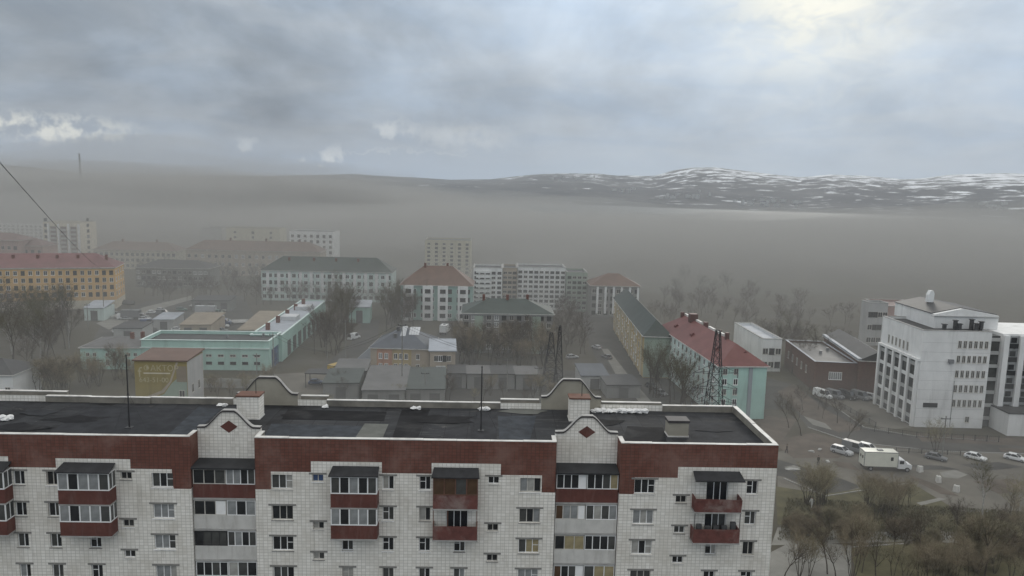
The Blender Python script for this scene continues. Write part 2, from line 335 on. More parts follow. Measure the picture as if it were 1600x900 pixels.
def hill_mat():
    M = bpy.data.materials.new('hill'); M.use_nodes = True; t = M.node_tree; N = NT(t); b = t.nodes['Principled BSDF']
    b.inputs['Roughness'].default_value = .95; b.inputs['Specular IOR Level'].default_value = .1
    co = N.n('ShaderNodeTexCoord').outputs['Object']; x, y, z = N.sep(co)
    n1 = N.noise(co, .0035, 7, .62, .4); n2 = N.noise(N.v('MULTIPLY', co, (.8, 1.0, 2.0)), .014, 6, .66, .3); n3 = N.noise(co, .02, 6, .65)
    c = N.mix(N.ramp(n1, .35, .65), (.06, .062, .064), (.10, .10, .098)); c = N.mix(N.m('MULTIPLY', N.ramp(n3, .5, .7), .5), c, (.04, .042, .036))
    lim = N.m('MULTIPLY_ADD', N.ramp(z, 30, 150), .13, N.m('MULTIPLY', N.ramp(x, -900, 2600), .10))
    snow = N.ramp(N.m('ADD', n2, lim), .635, .74)
    c = N.mix(snow, c, (.66, .68, .70)); t.links.new(c, b.inputs['Base Color']); MATS['hill'] = M
hill_mat()
SKY = [(-400, 246), (-200, 250), (0, 258), (60, 263), (130, 271), (250, 274), (400, 275), (550, 273), (640, 277), (700, 281), (760, 280), (830, 273), (925, 271), (960, 275), (1015, 275), (1045, 267), (1075, 263), (1110, 263), (1150, 267), (1200, 272), (1240, 277), (1290, 273), (1340, 275), (1400, 280), (1440, 277), (1470, 273), (1560, 270), (1600, 272), (1800, 270), (2100, 280)]
from mathutils import noise as mn
def crest(az, rad):                      # height of the far ridge in one direction
    x = 800 + F * math.tan(az - PSI) ; x = max(-399, min(2099, x))
    for (a, ya), (b, yb) in zip(SKY, SKY[1:]):
        if a <= x <= b: y = ya + (yb - ya) * (x - a) / (b - a); break
    d = ray(x, y); return H + rad * d.z / math.hypot(d.x, d.y)
def hills():
    q = MB(); NA, NR = 260, 46; r0, r1 = 2050, 5600; a0, a1 = R(-52), R(54); RC = 4300
    for j in range(NR):
        r = r0 + (r1 - r0) * j / (NR - 1)
        for i in range(NA):
            a = a0 + (a1 - a0) * i / (NA - 1); x, y = r * math.sin(a), r * math.cos(a)
            c = crest(a, RC); t = min(1, (r - r0) / (RC - r0)); s = t * t * (3 - 2 * t)
            k = mn.fractal(Vector((x * .0016, y * .0016, 3.3)), 1.0, 2.0, 5) * 26 * math.sin(math.pi * t) ** .7 if 0 < t < 1 else 0
            hgt = -1 + (c + 1) * (.62 * s + .38 * t) * 1.0 + k * .8 + mn.fractal(Vector((x * .006, y * .006, 1.3)), 1.0, 2.0, 4) * 3.0 * t
            if r > RC: hgt = c + mn.fractal(Vector((x * .006, y * .006, 1.3)), 1.0, 2.0, 4) * 3 - (r - RC) * .06
            q.v.append((x, y, hgt))
    for j in range(NR - 1):
        for i in range(NA - 1): b = j * NA + i; q.f.append((b, b + 1, b + NA + 1, b + NA)); q.m.append(0)
    o = q.build('hills', 'hill'); tag(o, kind='structure')
    for p in o.data.polygons: p.use_smooth = True
    return o
HILLS = hills()
g = MB(); g.flat([(-9000, -4000), (9000, -4000), (9000, 14000), (-9000, 14000)], -4.5); tag(g.build('terrain', 'earth'), kind='structure')

# ================================================================== THE NEAR APARTMENT BLOCK
YF, ZP, ZR, ST = 62.0, 26.12, 25.5, 2.83          # facade plane, parapet, roof, storey
APT = empty('apartment_block', (0, YF, 0), 0, 'white and red brick apartment block with black flat roof, nearest of all', 'apartment block')
def P_(b, name, m_, parent=APT): return b.build(name, m_, parent)     # facade coordinates: x along it, y into it, z up
X_A0, X_BAY1, X_BAY2, X_END, DEP = -60.0, (-25.7, -20.2), (5.8, 11.4), 25.2, 11.6
holes = []                                         # (x0,x1,z0,z1)
PANE = {}; FRAME = {}
def pane_mesh(w, h, v):
    k = (round(w, 3), round(h, 3), v)
    if k not in PANE: b = MB(); b.box(0, w, 0, .02, 0, h); PANE[k] = b.mesh('pane', v)
    return PANE[k]
def frame_mesh(w, h, cols, fm, split=(), t=.055):
    k = (round(w, 3), round(h, 3), tuple(cols), fm, tuple(split), t)
    if k not in FRAME:
        b = MB(); b.box(0, w, 0, .08, 0, t); b.box(0, w, 0, .08, h - t, h); b.box(0, t, 0, .08, t, h - t); b.box(w - t, w, 0, .08, t, h - t)
        xs = [0] + [c * w for c in cols] + [w]
        for x in xs[1:-1]: b.box(x - t * .6, x + t * .6, .005, .075, t, h - t)
        for (i, zf) in split: b.box(xs[i] + t * .6, xs[i + 1] - t * .6, .01, .07, h * zf - t * .4, h * zf + t * .4)
        FRAME[k] = b.mesh('window', fm)
    return FRAME[k]
LM = {}
def strip_mesh(name, w, d, h, m_):
    k = (name, round(w, 2), d, h, m_)
    if k not in LM: b = MB(); b.box(0, w, -d, .12, 0, h); LM[k] = b.mesh(name, m_)
    return LM[k]
rnd = random.Random(3)
VAR = ['glass_dark'] * 7 + ['glass_mid'] * 3 + ['glass_pale', 'glass_curtain', 'glass_curtain']
def window(parent, x, z, w, h, cols, depth=.16, fm='white_frame', panes=None, split=(), lintel=True, sill=True, r=rnd, wide=.28):
    """one window set in an opening: frame, its panes, sill and lintel"""
    o = ob('window', frame_mesh(w, h, cols, fm, split), parent, (x, depth, z))
    xs = [0] + [c * w for c in cols] + [w]; t = .055
    base = r.choice(VAR)
    for i in range(len(xs) - 1):
        v = panes[i % len(panes)] if panes else (base if r.random() < .6 else r.choice(VAR))
        ob('pane', pane_mesh(xs[i + 1] - xs[i] - t, h - 2 * t, v), o, (xs[i] + t * .5, .035, t))
    if lintel: ob('lintel', strip_mesh('lintel', w + 2 * wide, .03, .16, 'lintel'), o, (-wide, -depth, h + .02))
    if sill: ob('sill', strip_mesh('sill', w + .12, .07, .05, r.choice(['cap_metal', 'white_frame', 'lintel'])), o, (-.06, -depth, -.055))
    holes.append((x, x + w, z, z + h)); return o
ROWS = [22.85 - ST * i for i in range(7)]
W3 = (1.82, 1.30, (.36, .68)); W2 = (.98, 1.24, (.55,)); WS = (.96, .66, (.5,))
def col3(x, over={}):
    for i, z in enumerate(ROWS):
        fm = 'white_frame' if rnd.random() < .65 else 'old_frame'
        window(APT, x, z - W3[1], *W3, fm=fm, split=((2, .55),) if rnd.random() < .5 else (), panes=over.get(i), lintel=i > 0 or abs(x - 12.72) < .1)
def col2(x, rows=range(7), over={}):
    for i in rows: window(APT, x, ROWS[i] - W2[1], *W2, fm='white_frame' if rnd.random() < .75 else 'old_frame', split=((0, .6),) if rnd.random() < .4 else (), panes=over.get(i), lintel=True)
def cols(x, zs, over={}):
    for i, z in enumerate(zs): window(APT, x, z - WS[1], *WS, fm='old_frame' if rnd.random() < .6 else 'white_frame', panes=over.get(i))
half = [21.4 - ST * i for i in range(7)]
col2(-40.8); col2(-38.0); col3(-29.05, {1: ['glass_pale'], 2: ['glass_pale', 'glass_pale', 'glass_mid']}); cols(-31.7, [22.88] + half[1:]); col2(-34.6, range(2, 7))
col3(-18.83); cols(-15.3, [22.9] + half[1:], {0: ['glass_blue']}); col2(-12.8, range(2, 7)); col2(-9.25); col2(-6.05); col2(-3.0, range(2, 7)); cols(-.08, [22.92] + half[1:]); col3(2.7, {2: ['glass_mid', 'glass_warm', 'glass_warm']})
col3(12.72); cols(16.42, half); col2(19.3, range(2, 7)); col2(22.65)
col3(-48.0); col2(-51.5)
# doors on to the balconies (row, x)
for bx, bw in ((-35.9, 1.9), (-12.7, 1.9), (-3.7, 1.9), (19.1, 1.9)):
    for i in (0, 1): window(APT, bx, ROWS[i] - 1.95, bw, 1.9, (.36, .66), lintel=False, sill=False)

# facade wall: cells of a grid, openings left out, red brick band stepped as in the photo
def red_low(x):                          # lower edge of the red brick at x
    if x < -41.1: return 24.15
    if x < -37.1: return 23.2
    if x < -30.8: return 24.05
    if x < -27.3: return 23.2
    if x < -25.7: return 21.45
    if -20.2 <= x < -18.85: return 21.5
    if x < -15.4: return 23.12
    if x < -9.3: return 24.1
    if x < -5.0: return 23.12
    if x < 1.0: return 24.1
    if x < 4.6: return 23.1
    if x < 5.8: return 21.55
    if x < 12.74: return 21.5
    if x < 16.5: return 23.05
    return 24.05
def facade(x0, x1):
    brk = [b for b in (-41.1, -37.1, -30.8, -27.3, -18.85, -15.4, -9.3, -5.0, 1.0, 4.6, 12.74, 16.5) if x0 < b < x1]
    hs = [h for h in holes if h[0] >= x0 - .01 and h[1] <= x1 + .01]
    xs = sorted(set([x0, x1] + brk + [round(h[k], 4) for h in hs for k in (0, 1)]))
    wb, rb = MB(), MB()
    for a, b in zip(xs, xs[1:]):
        if b - a < 1e-4: continue
        xm = (a + b) / 2; lo = red_low(xm)
        hh = sorted((h[2], h[3]) for h in hs if h[0] - 1e-4 <= a and h[1] + 1e-4 >= b)
        spans = []; z = 0.0
        for (p, q) in hh: spans.append((z, p)); z = q
        spans.append((z, ZP))
        for (p, q) in spans:
            if p < min(q, lo): wb.face([(a, 0, p), (b, 0, p), (b, 0, min(q, lo)), (a, 0, min(q, lo))])
            if max(p, lo) < q: rb.face([(a, 0, max(p, lo)), (b, 0, max(p, lo)), (b, 0, q), (a, 0, q)])
    for (a, b, p, q) in hs:              # reveals
        D = .3
        wb.face([(a, 0, p), (a, D, p), (b, D, p), (b, 0, p)]); wb.face([(a, 0, q), (b, 0, q), (b, D, q), (a, D, q)])
        wb.face([(a, 0, p), (a, 0, q), (a, D, q), (a, D, p)]); wb.face([(b, 0, p), (b, D, p), (b, D, q), (b, 0, q)])
        wb.face([(a, D, p), (a, D, q), (b, D, q), (b, D, p)])
    P_(wb, 'wall', 'white_brick'); P_(rb, 'brick_band', 'red_brick')
facade(X_A0, X_BAY1[0]); facade(X_BAY1[1], X_BAY2[0]); facade(X_BAY2[1], X_END)
# returns into the two bays, end walls, rear wall
GY = 1.75
b = MB(); rb = MB()
for x in (X_BAY1[0], X_BAY1[1], X_BAY2[0], X_BAY2[1]):
    b.face([(x, 0, 0), (x, GY, 0), (x, GY, 21.5), (x, 0, 21.5)]); rb.face([(x, 0, 21.5), (x, GY, 21.5), (x, GY, ZP), (x, 0, ZP)])
for x in (X_END, X_A0): b.face([(x, 0, 0), (x, DEP, 0), (x, DEP, ZP), (x, 0, ZP)])
b.face([(X_A0, DEP, 0), (X_END, DEP, 0), (X_END, DEP, ZP), (X_A0, DEP, ZP)])
P_(b, 'side_wall', 'white_brick'); P_(rb, 'bay_return', 'red_brick')

# gables over the bays, front (brick) and rear (plaster)
def ogee(cx, half_w, zb, zs, zt, fl, sh):
    pts = [(-half_w, zs), (-sh, zs + .03)]
    for i in range(1, 8):
        t = i / 8; s = t * t * (3 - 2 * t) * .45 + t * .55; pts.append((-sh + (sh - fl) * t, zs + (zt - zs) * s))
    pts += [(-fl, zt)]
    return [(cx + x, z) for x, z in pts] + [(cx - x, z) for x, z in reversed(pts)]
def gable(cx, hw, y, zb, zs, zt, fl, sh, wm, diamond):
    top = ogee(cx, hw, zb, zs, zt, fl, sh)
    q = MB(); q.prism([(cx - hw, zb)] + top + [(cx + hw, zb)], y, y + .38); gw = P_(q, 'gable', wm)
    for nm, m_, z0, z1, o in (('coping', 'cap_dark', -.03, .10, .10), ('coping_edge', 'concrete', .10, .14, .03)):
        c = MB()
        for (xa, za), (xb, zb_) in zip(top, top[1:]):
            c.hexa([(xa, y - o, za + z0), (xb, y - o, zb_ + z0), (xb, y + .38 + o, zb_ + z0), (xa, y + .38 + o, za + z0), (xa, y - o, za + z1), (xb, y - o, zb_ + z1), (xb, y + .38 + o, zb_ + z1), (xa, y + .38 + o, za + z1)])
        P_(c, nm, m_, gw)
    if diamond:
        d = MB(); zc = (zs + zt) / 2 - .62; d.prism([(cx - .76, zc), (cx, zc - .56), (cx + .76, zc), (cx, zc + .56)], y - .025, y + .05); P_(d, 'diamond', 'red_panel', gw)
for (a, c), gx in ((X_BAY1, -22.95), (X_BAY2, 8.6)):
    gable(gx, (c - a) / 2 + .0, GY, 23.0, 26.37, 27.86, .5, 2.1, 'white_brick', True)
gable(-22.55, 3.05, DEP - .02, ZR - .5, 26.6, 28.3, .85, 2.5, 'plaster_beige', False)
gable(8.2, 3.05, DEP - .02, ZR - .5, 26.75, 28.6, .85, 2.5, 'plaster_beige', False)

# loggias in the bays
def glazing(parent, name, x0, x1, y, z0, z1, n, fm, panes, t=.06, side=None):
    w, h = x1 - x0, z1 - z0
    o = ob(name, frame_mesh(w, h, [i / n for i in range(1, n)], fm, (), t), parent, (x0, y, z0))
    for i in range(n):
        v = panes[i % len(panes)]
        if v == 'white_frame': ob('panel', pane_mesh(w / n - t, h - 2 * t, v), o, (i * w / n + t * .5, .02, t))
        else: ob('pane', pane_mesh(w / n - t, h - 2 * t, v), o, (i * w / n + t * .5, .035, t))
    return o
LG = [  # per row and bay: left unit, right unit (frame, n, panes)
  [(('old_frame', 3, ['glass_dark', 'glass_dark', 'glass_mid']), ('white_frame', 4, ['glass_pale', 'glass_pale', 'glass_dark', 'glass_mid'])),
   (('old_frame', 3, ['glass_dark', 'glass_dark', 'white_frame']), ('white_frame', 3, ['glass_pale', 'glass_dark', 'glass_pale'])),
   (('iron', 4, ['glass_dark', 'glass_mid', 'glass_mid', 'glass_mid']), ('white_frame', 4, ['glass_mid', 'glass_pale', 'glass_dark', 'glass_mid'])),
   (('white_frame', 4, ['glass_dark', 'glass_dark', 'glass_mid', 'glass_dark']), ('white_frame', 3, ['glass_curtain', 'glass_mid', 'glass_dark']))],
  [(('white_frame', 4, ['glass_dark', 'glass_dark', 'glass_dark', 'white_frame']), ('white_frame', 4, ['glass_dark', 'glass_dark', 'glass_mid', 'glass_warm'])),
   (('old_frame', 4, ['glass_brown', 'glass_pale', 'glass_pale', 'white_frame']), ('white_frame', 4, ['glass_mid', 'glass_curtain', 'glass_mid', 'glass_pale'])),
   (('old_frame', 3, ['glass_dark', 'glass_warm', 'glass_warm']), ('white_frame', 4, ['glass_dark', 'glass_dark', 'glass_dark', 'glass_mid'])),
   (('white_frame', 4, ['glass_brown', 'glass_dark', 'glass_mid', 'white_frame']), ('white_frame', 3, ['glass_mid', 'glass_warm', 'glass_warm']))]]
for bi, (a, c) in enumerate((X_BAY1, X_BAY2)):
    fx0, fx1 = a + .06, c - .06
    q = MB(); q.hexa([(fx0, -.12, 23.26), (fx1, -.12, 23.26), (fx1, GY - .01, 23.46), (fx0, GY - .01, 23.46), (fx0, -.12, 23.4), (fx1, -.12, 23.4), (fx1, GY - .01, 23.62), (fx0, GY - .01, 23.62)]); P_(q, 'loggia_roof', 'black_felt')
    q = MB(); q.face([(a, GY - .02, 0), (c, GY - .02, 0), (c, GY - .02, 23.4), (a, GY - .02, 23.4)]); P_(q, 'loggia_back_wall', 'concrete_panel')
    for i in range(7):
        z1 = 23.2 - ST * i; z0 = z1 - 1.36
        lg = MB(); lg.box(fx0, fx1, .18, .30, z0 - 1.24, z0 - .01); pn = P_(lg, 'loggia_parapet', 'red_panel' if i == 0 else 'concrete_panel')
        s = MB(); s.box(fx0, fx1, .12, GY - .03, z0 - 1.42, z0 - 1.25); ob('slab', s.mesh('slab', 'concrete'), pn)
        (lf, ln, lp), (rf, rn, rp) = LG[bi][i if i < 4 else (i % 3) + 1]
        mid = a + 2.88 if bi == 0 else a + 2.72
        glazing(pn, 'glazing', fx0 + .04, mid, .2, z0, z1 - .03, ln, lf, lp); glazing(pn, 'glazing', mid + .06, fx1 - .02, .18, z0, z1, rn, rf, rp)

# balconies
def balcony(x0, x1, style):
    D = 1.12
    for r_ in (0, 1):
        zt = 21.66 - ST * r_; zb = zt - 1.24
        o = empty('balcony', (0, 0, 0)); o.parent = APT
        s = MB(); s.box(x0 - .04, x1 + .04, -D - .02, -.005, zb - .13, zb); P_(s, 'slab', 'concrete', o)
        pm = 'red_panel' if style == 'glazed' else 'worn_red_panel'
        p = MB()
        if style == 'open' and r_ == 0:  # sheet parapet bent outwards at the top
            p.hexa([(x0, -D, zb + .002), (x1, -D, zb + .002), (x1, -D + .05, zb + .002), (x0, -D + .05, zb + .002), (x0 - .12, -D - .1, zt), (x1 + .04, -D - .04, zt - .1), (x1 + .04, -D + .01, zt - .1), (x0 - .12, -D - .05, zt)])
        else: p.box(x0, x1, -D, -D + .06, zb + .002, zt)
        P_(p, 'parapet', pm, o)
        for xx in (x0, x1 - .06):
            p = MB(); p.box(xx, xx + .06, -D + .062, -.005, zb + .002, zt - .003); P_(p, 'side_parapet', pm, o)
        z1 = 23.2 - ST * r_
        if style != 'open':
            fm = {'glazed': 'white_frame', 'wood': 'brown_frame'}[style]
            if style == 'glazed': ps = rnd.choice([['glass_pale', 'glass_dark', 'glass_pale', 'glass_pale', 'glass_mid'], ['glass_mid', 'glass_dark', 'glass_pale', 'glass_dark', 'glass_mid']]); n = 5
            elif r_ == 0: ps, n = ['glass_brown', 'glass_brown', 'glass_mid', 'glass_brown'], 4
            else: ps, n = None, 4
            if ps:
                f_ = frame_mesh(x1 - x0, z1 - zt, [i / n for i in range(1, n)], fm, (), .085); go = ob('glazing', f_, o, (x0, -D - .01, zt + .002))
                for i in range(n): ob('pane', pane_mesh((x1 - x0) / n - .085, z1 - zt - .17, ps[i % len(ps)]), go, (i * (x1 - x0) / n + .042, .035, .085))
                for xx in (x0 + .005, x1 - .085):
                    sf = MB(); sf.box(xx, xx + .08, -D + .075, -.005, zt, zt + .085); sf.box(xx, xx + .08, -D + .075, -.005, z1 - .085, z1); sf.box(xx, xx + .08, -D * .5, -D * .5 + .08, zt + .085, z1 - .085); so = P_(sf, 'side_glazing', fm, o)
                    sg = MB(); sg.box(xx + .03, xx + .05, -D + .08, -.01, zt + .086, z1 - .086); P_(sg, 'pane', 'glass_mid', so)
            else:
                for xx in (x0 + .01, x0 + 1.25, x1 - .08):
                    po = MB(); po.box(xx, xx + .07, -D + .005, -D + .07, zt + .002, z1); P_(po, 'post', 'brown_frame', o)
                po = MB(); po.box(x0, x1, -D + .005, -D + .07, z1 + .002, z1 + .08); P_(po, 'rail', 'brown_frame', o)
        if style == 'open' and r_ == 1:
            for xx in (x0 + .02, x1 - .07):
                po = MB(); po.box(xx, xx + .05, -D + .005, -D + .055, zt + .002, z1); P_(po, 'post', 'iron', o)
            po = MB()
            for k in range(5): xx = x0 + .4 + k * .75; po.box(xx, xx + .45, -D * .55, -D * .3, zt - .5, zt + rnd.uniform(.0, .45))
            P_(po, 'stored_goods', 'rag_dark', o)
    c = MB(); xe = .14; yb = 23.72
    c.hexa([(x0 - xe, -D - .2, 23.24), (x1 + xe, -D - .2, 23.24), (x1 + .02, -.004, yb - .1), (x0 - .02, -.004, yb - .1), (x0 - xe, -D - .2, 23.33), (x1 + xe, -D - .2, 23.33), (x1 + .02, -.004, yb), (x0 - .02, -.004, yb)])
    P_(c, 'canopy', 'black_felt')
balcony(-36.4, -32.1, 'glazed'); balcony(-45.0, -40.85, 'glazed'); balcony(-13.5, -9.55, 'glazed'); balcony(-4.78, -.95, 'wood'); balcony(17.85, 21.9, 'open')

# roof, its parapets and what stands on it
RT = MB()
RT.face([(X_A0, .35, ZR), (X_BAY1[0] - .0, .35, ZR), (X_BAY1[0], GY + .3, ZR), (X_BAY1[1], GY + .3, ZR), (X_BAY1[1], .35, ZR), (X_BAY2[0], .35, ZR), (X_BAY2[0], GY + .3, ZR), (X_BAY2[1], GY + .3, ZR), (X_BAY2[1], .35, ZR), (X_END - .35, .35, ZR), (X_END - .35, DEP - .3, ZR), (X_A0, DEP - .3, ZR)])
ROOF = P_(RT, 'roof', 'bitumen_roof')
def coping(pts, w, name='parapet', h0=ZR - .02, h1=ZP, inner='parapet_render', capm='cap_metal'):
    q = MB(); c = MB()
    P2 = []
    for (xa, ya), (xb, yb) in zip(pts, pts[1:]):
        k = max(1, int(math.hypot(xb - xa, yb - ya) / 2.6)); P2 += [((xa + (xb - xa) * i / k, ya + (yb - ya) * i / k), (xa + (xb - xa) * (i + 1) / k, ya + (yb - ya) * (i + 1) / k)) for i in range(k)]
    for (xa, ya), (xb, yb) in P2:
        d = Vector((xb - xa, yb - ya, 0)).normalized(); n = Vector((-d.y, d.x, 0)) * w
        A, B_ = Vector((xa, ya, h0)), Vector((xb, yb, h0)); up = Vector((0, 0, h1 - h0)); cp = Vector((0, 0, .05 + rnd.uniform(-.02, .02))); o = n.normalized() * (.03 + rnd.uniform(-.015, .02)); e = d * rnd.uniform(-.012, -.004)
        q.hexa([A, B_, B_ + n, A + n, A + up, B_ + up, B_ + n + up, A + n + up])
        c.hexa([A + up - o - e, B_ + up - o + e, B_ + n + up + o + e, A + n + up + o - e, A + up - o - e + cp, B_ + up - o + e + cp, B_ + n + up + o + e + cp, A + n + up + o - e + cp])
    p = P_(q, name, inner); P_(c, 'coping', capm, p)
e_ = .004
coping([(X_A0, e_), (X_BAY1[0] - e_, e_)], .34); coping([(X_BAY1[1] + e_, e_), (X_BAY2[0] - e_, e_)], .34); coping([(X_BAY2[1] + e_, e_), (X_END - e_, e_)], .34)
for x0, x1 in ((X_BAY1[0] - .005, X_BAY1[1] + .345), (X_BAY2[0] - .005, X_BAY2[1] + .345)):
    coping([(x0, .36), (x0, GY)], .33); coping([(x1, .36), (x1, GY)], .33)
coping([(X_END - e_, .36), (X_END - e_, DEP - .1)], .34, h1=ZP + .02)
D1 = DEP - .1
for xs, dy_, hh in (((X_A0, -43.0), .9, .35), ((-44.6, -40.2), 0, -.05), ((-40.2, -34.2), -.1, -.02), ((-34.2, -26.0), 0, 0), ((-19.4, -16.6), .9, .3), ((-16.6, 1.0), 0, 0), ((1.0, 5.0), .9, .25), ((11.4, 17.6), .6, .2), ((17.6, X_END - .4), 0, 0)):
    coping([(xs[0], D1 + dy_), (xs[1], D1 + dy_)], .34, h1=ZP - .02 + hh * .5)
sl = MB(); sl.face([(X_A0, D1 - .2, ZR - .004), (X_END - .4, D1 - .2, ZR - .004), (X_END - .4, D1 + 1.2, ZR - .004), (X_A0, D1 + 1.2, ZR - .004)]); P_(sl, 'roof_edge', 'bitumen_roof')
# separate roofing sheets laid over the bitumen
def rsheet(pts, m_, lv):
    q = MB(); P = [G(x, y, ZR) for x, y in pts]; q.hexa([(p.x, p.y - YF, ZR + .001) for p in P] + [(p.x, p.y - YF, ZR + .012 * lv) for p in P]); P_(q, 'roofing_sheet', m_, ROOF)
for pts, m_, lv in (([(70, 679), (295, 681), (332, 640), (150, 634)], 'sheet_grey', 1), ([(262, 680), (300, 680), (345, 640), (310, 636)], 'sheet_blue_grey', 2), ([(412, 684), (556, 684), (566, 666), (424, 662)], 'sheet_blue_grey', 1), ([(555, 684), (598, 684), (607, 663), (570, 662)], 'sheet_tan', 2), ([(612, 686), (652, 686), (672, 640), (628, 640)], 'sheet_black', 1),
                    ([(736, 687), (776, 687), (776, 648), (734, 648)], 'sheet_grey', 1), ([(780, 688), (828, 688), (838, 650), (778, 650)], 'sheet_blue_grey', 2), ([(1080, 692), (1190, 694), (1152, 660), (1078, 660)], 'sheet_grey', 1), ([(972, 690), (1042, 691), (1036, 668), (980, 666)], 'sheet_black', 1), ([(440, 655), (600, 658), (604, 644), (450, 640)], 'sheet_black', 2)):
    rsheet(pts, m_, lv)
rq = random.Random(8)
def patch(px, py, r, m_, lv):
    P = G(px, py, ZR); q = MB(); pts = []
    for i in range(11): a = i * 6.283 / 11; k = r * rq.uniform(.6, 1.3); pts.append((P.x + math.cos(a) * k * 1.7, P.y - YF + math.sin(a) * k * .75))
    q.flat(pts, ZR + .028 + .004 * lv); q.build('tar_patch', m_, ROOF)
for i, a in enumerate(((120, 655, 1.6, 'sheet_black'), (470, 648, 1.5, 'sheet_black'), (690, 655, 1.8, 'sheet_black'), (820, 642, 1.4, 'sheet_tan'), (940, 660, 1.4, 'sheet_black'), (1120, 672, 1.2, 'sheet_grey'), (60, 645, 1.2, 'sheet_grey'), (30, 668, 1.6, 'sheet_black'))): patch(*a, i)
def shaft(x, y, w, d, h, wm, capm, caph=.14):
    q = MB(); q.box(x - w / 2, x + w / 2, y - d / 2, y + d / 2, ZR - .02, ZR + h); o = P_(q, 'vent_shaft', wm)
    q = MB(); q.box(x - w / 2 - .08, x + w / 2 + .08, y - d / 2 - .08, y + d / 2 + .08, ZR + h + .001, ZR + h + caph); P_(q, 'shaft_cap', capm, o)
    q = MB(); q.box(x - w / 2 - .05, x + w / 2 + .05, y - d / 2 - .05, y + d / 2 + .05, ZR - .01, ZR + .12); P_(q, 'shaft_base', 'cap_metal', o)
    return o
s1 = shaft(-22.95, 7.6, 2.1, 1.5, 2.2, 'white_brick', 'brown_frame'); s2 = shaft(8.65, 8.6, 1.95, 1.5, 2.2, 'white_brick', 'brown_frame'); shaft(17.3, 4.3, 1.85, 1.3, 1.35, 'plaster_beige', 'cap_dark', .22)
for so, x, y in ((s1, -22.4, 7.6), (s2, 8.9, 8.6)):
    q = MB(); q.tube((x, y, ZR + 2.3), (x, y, ZR + 3.6), .04, .03, 6); P_(q, 'vent_pipe', 'iron', so)
for x, y, top in ((-32.7, 4.0, (203, 556)), (-.85, 4.6, (752, 574))):
    h = atY(*top, YF + y).z; q = MB(); q.tube((0, 0, 0), (0, 0, h - ZR), .07, .05, 8); q.box(-.3, .3, -.3, .3, 0, .06)
    for k in range(3): a = k * 2.1; q.tube((0, 0, (h - ZR) * .5), (1.5 * math.cos(a), 1.5 * math.sin(a), .02), .012, .012, 4)
    o = q.build('roof_mast', 'iron', None, (x, y + YF, ZR))
    tag(o, 'thin dark mast on black roof, near the left brick gable' if x < -10 else 'thin dark mast at the middle of the black roof', 'mast')
    c = MB(); c.tube((0, 0, h - ZR), (0, 0, h - ZR + .15), .09, .02, 8); ob('mast_tip', c.mesh('mast_tip', 'iron'), o)
# crumpled white sacks and rags lying along the roof edge
def sack_mesh(seed, s, m_='white_rag'):
    bm = bmesh.new(); bmesh.ops.create_icosphere(bm, subdivisions=2, radius=s); rr = Vector((seed * 3.7, seed * 1.3, .4))
    for v in bm.verts:
        k = mn.noise(v.co * 2.2 / s * .6 + rr); v.co *= 1 + .55 * k; v.co.z = max(-s * .4, v.co.z * .7)
    me = bpy.data.meshes.new('sack'); bm.to_mesh(me); bm.free(); me.materials.append(MATS[m_]); return me
SK = [sack_mesh(i, .3 + .06 * i) for i in range(4)]
r2 = random.Random(5)
def sack(px, py, lab, grp, k=None):
    P = G(px, py, ZR); i = r2.randrange(4) if k is None else k
    o = ob('sack', SK[i], None, (P.x, min(P.y, YF + D1 - .5), ZR + (.3 + .06 * i) * .4), r2.uniform(0, 6)); tag(o, lab, 'sack', grp); o.scale = (r2.uniform(.9, 1.5), 1, r2.uniform(.7, 1.1))
for i in range(13): sack(926 + i * 6.4 + r2.uniform(-2, 2), 638.5 + r2.uniform(-2, 2), 'crumpled white sack in the row right of the right-hand brick shaft', 'white sacks beside the right shaft')
for p in ((2, 656), (9, 657), (15, 655)): sack(*p, 'crumpled white sack at the far left edge of the black roof', 'white sacks at the left roof edge')
for p in ((648, 634.5), (656, 633.5)): sack(*p, 'white sack by the rear parapet, left of the middle mast', 'white sacks left of the middle mast', 0)
for p in ((753, 632.5), (760, 633)): sack(*p, 'white sack by the rear parapet, just beside the middle mast', 'white sacks beside the middle mast', 1)
sack(516, 627.5, 'white sack by the rear parapet, right of the left rear gable', None, 0)
for p in ((352, 628), (359, 628)): sack(*p, 'small white sack by the rear parapet, left of the left brick shaft', 'white sacks left of the left shaft', 0)

# ================================================================== THE TOWN
WM = {}
def far_window_mesh(w, h, kind):         # framed window with recessed glass, mullion and transom
    k = (round(w, 2), round(h, 2), kind)
    if k not in WM:
        fm, gm = {'white': ('white_frame', 'glass_dark'), 'old': ('old_frame', 'glass_dark'), 'dark': ('iron', 'glass_dark'), 'pale': ('white_frame', 'glass_pale'), 'mid': ('old_frame', 'glass_mid')}[kind]
        b = MB(); t = .09
        b.box(0, w, -.06, 0, 0, t); b.box(0, w, -.06, 0, h - t, h); b.box(0, t, -.06, 0, t, h - t); b.box(w - t, w, -.06, 0, t, h - t); b.box(w / 2 - .04, w / 2 + .04, -.05, 0, t, h - t)
        b.box(-.06, w + .06, -.12, 0, -.07, -.003)
        b.face([(t, -.015, t), (w - t, -.015, t), (w - t, -.015, h - t), (t, -.015, h - t)], 1)
        WM[k] = b.mesh('window', [fm, gm])
    return WM[k]
r3 = random.Random(11)
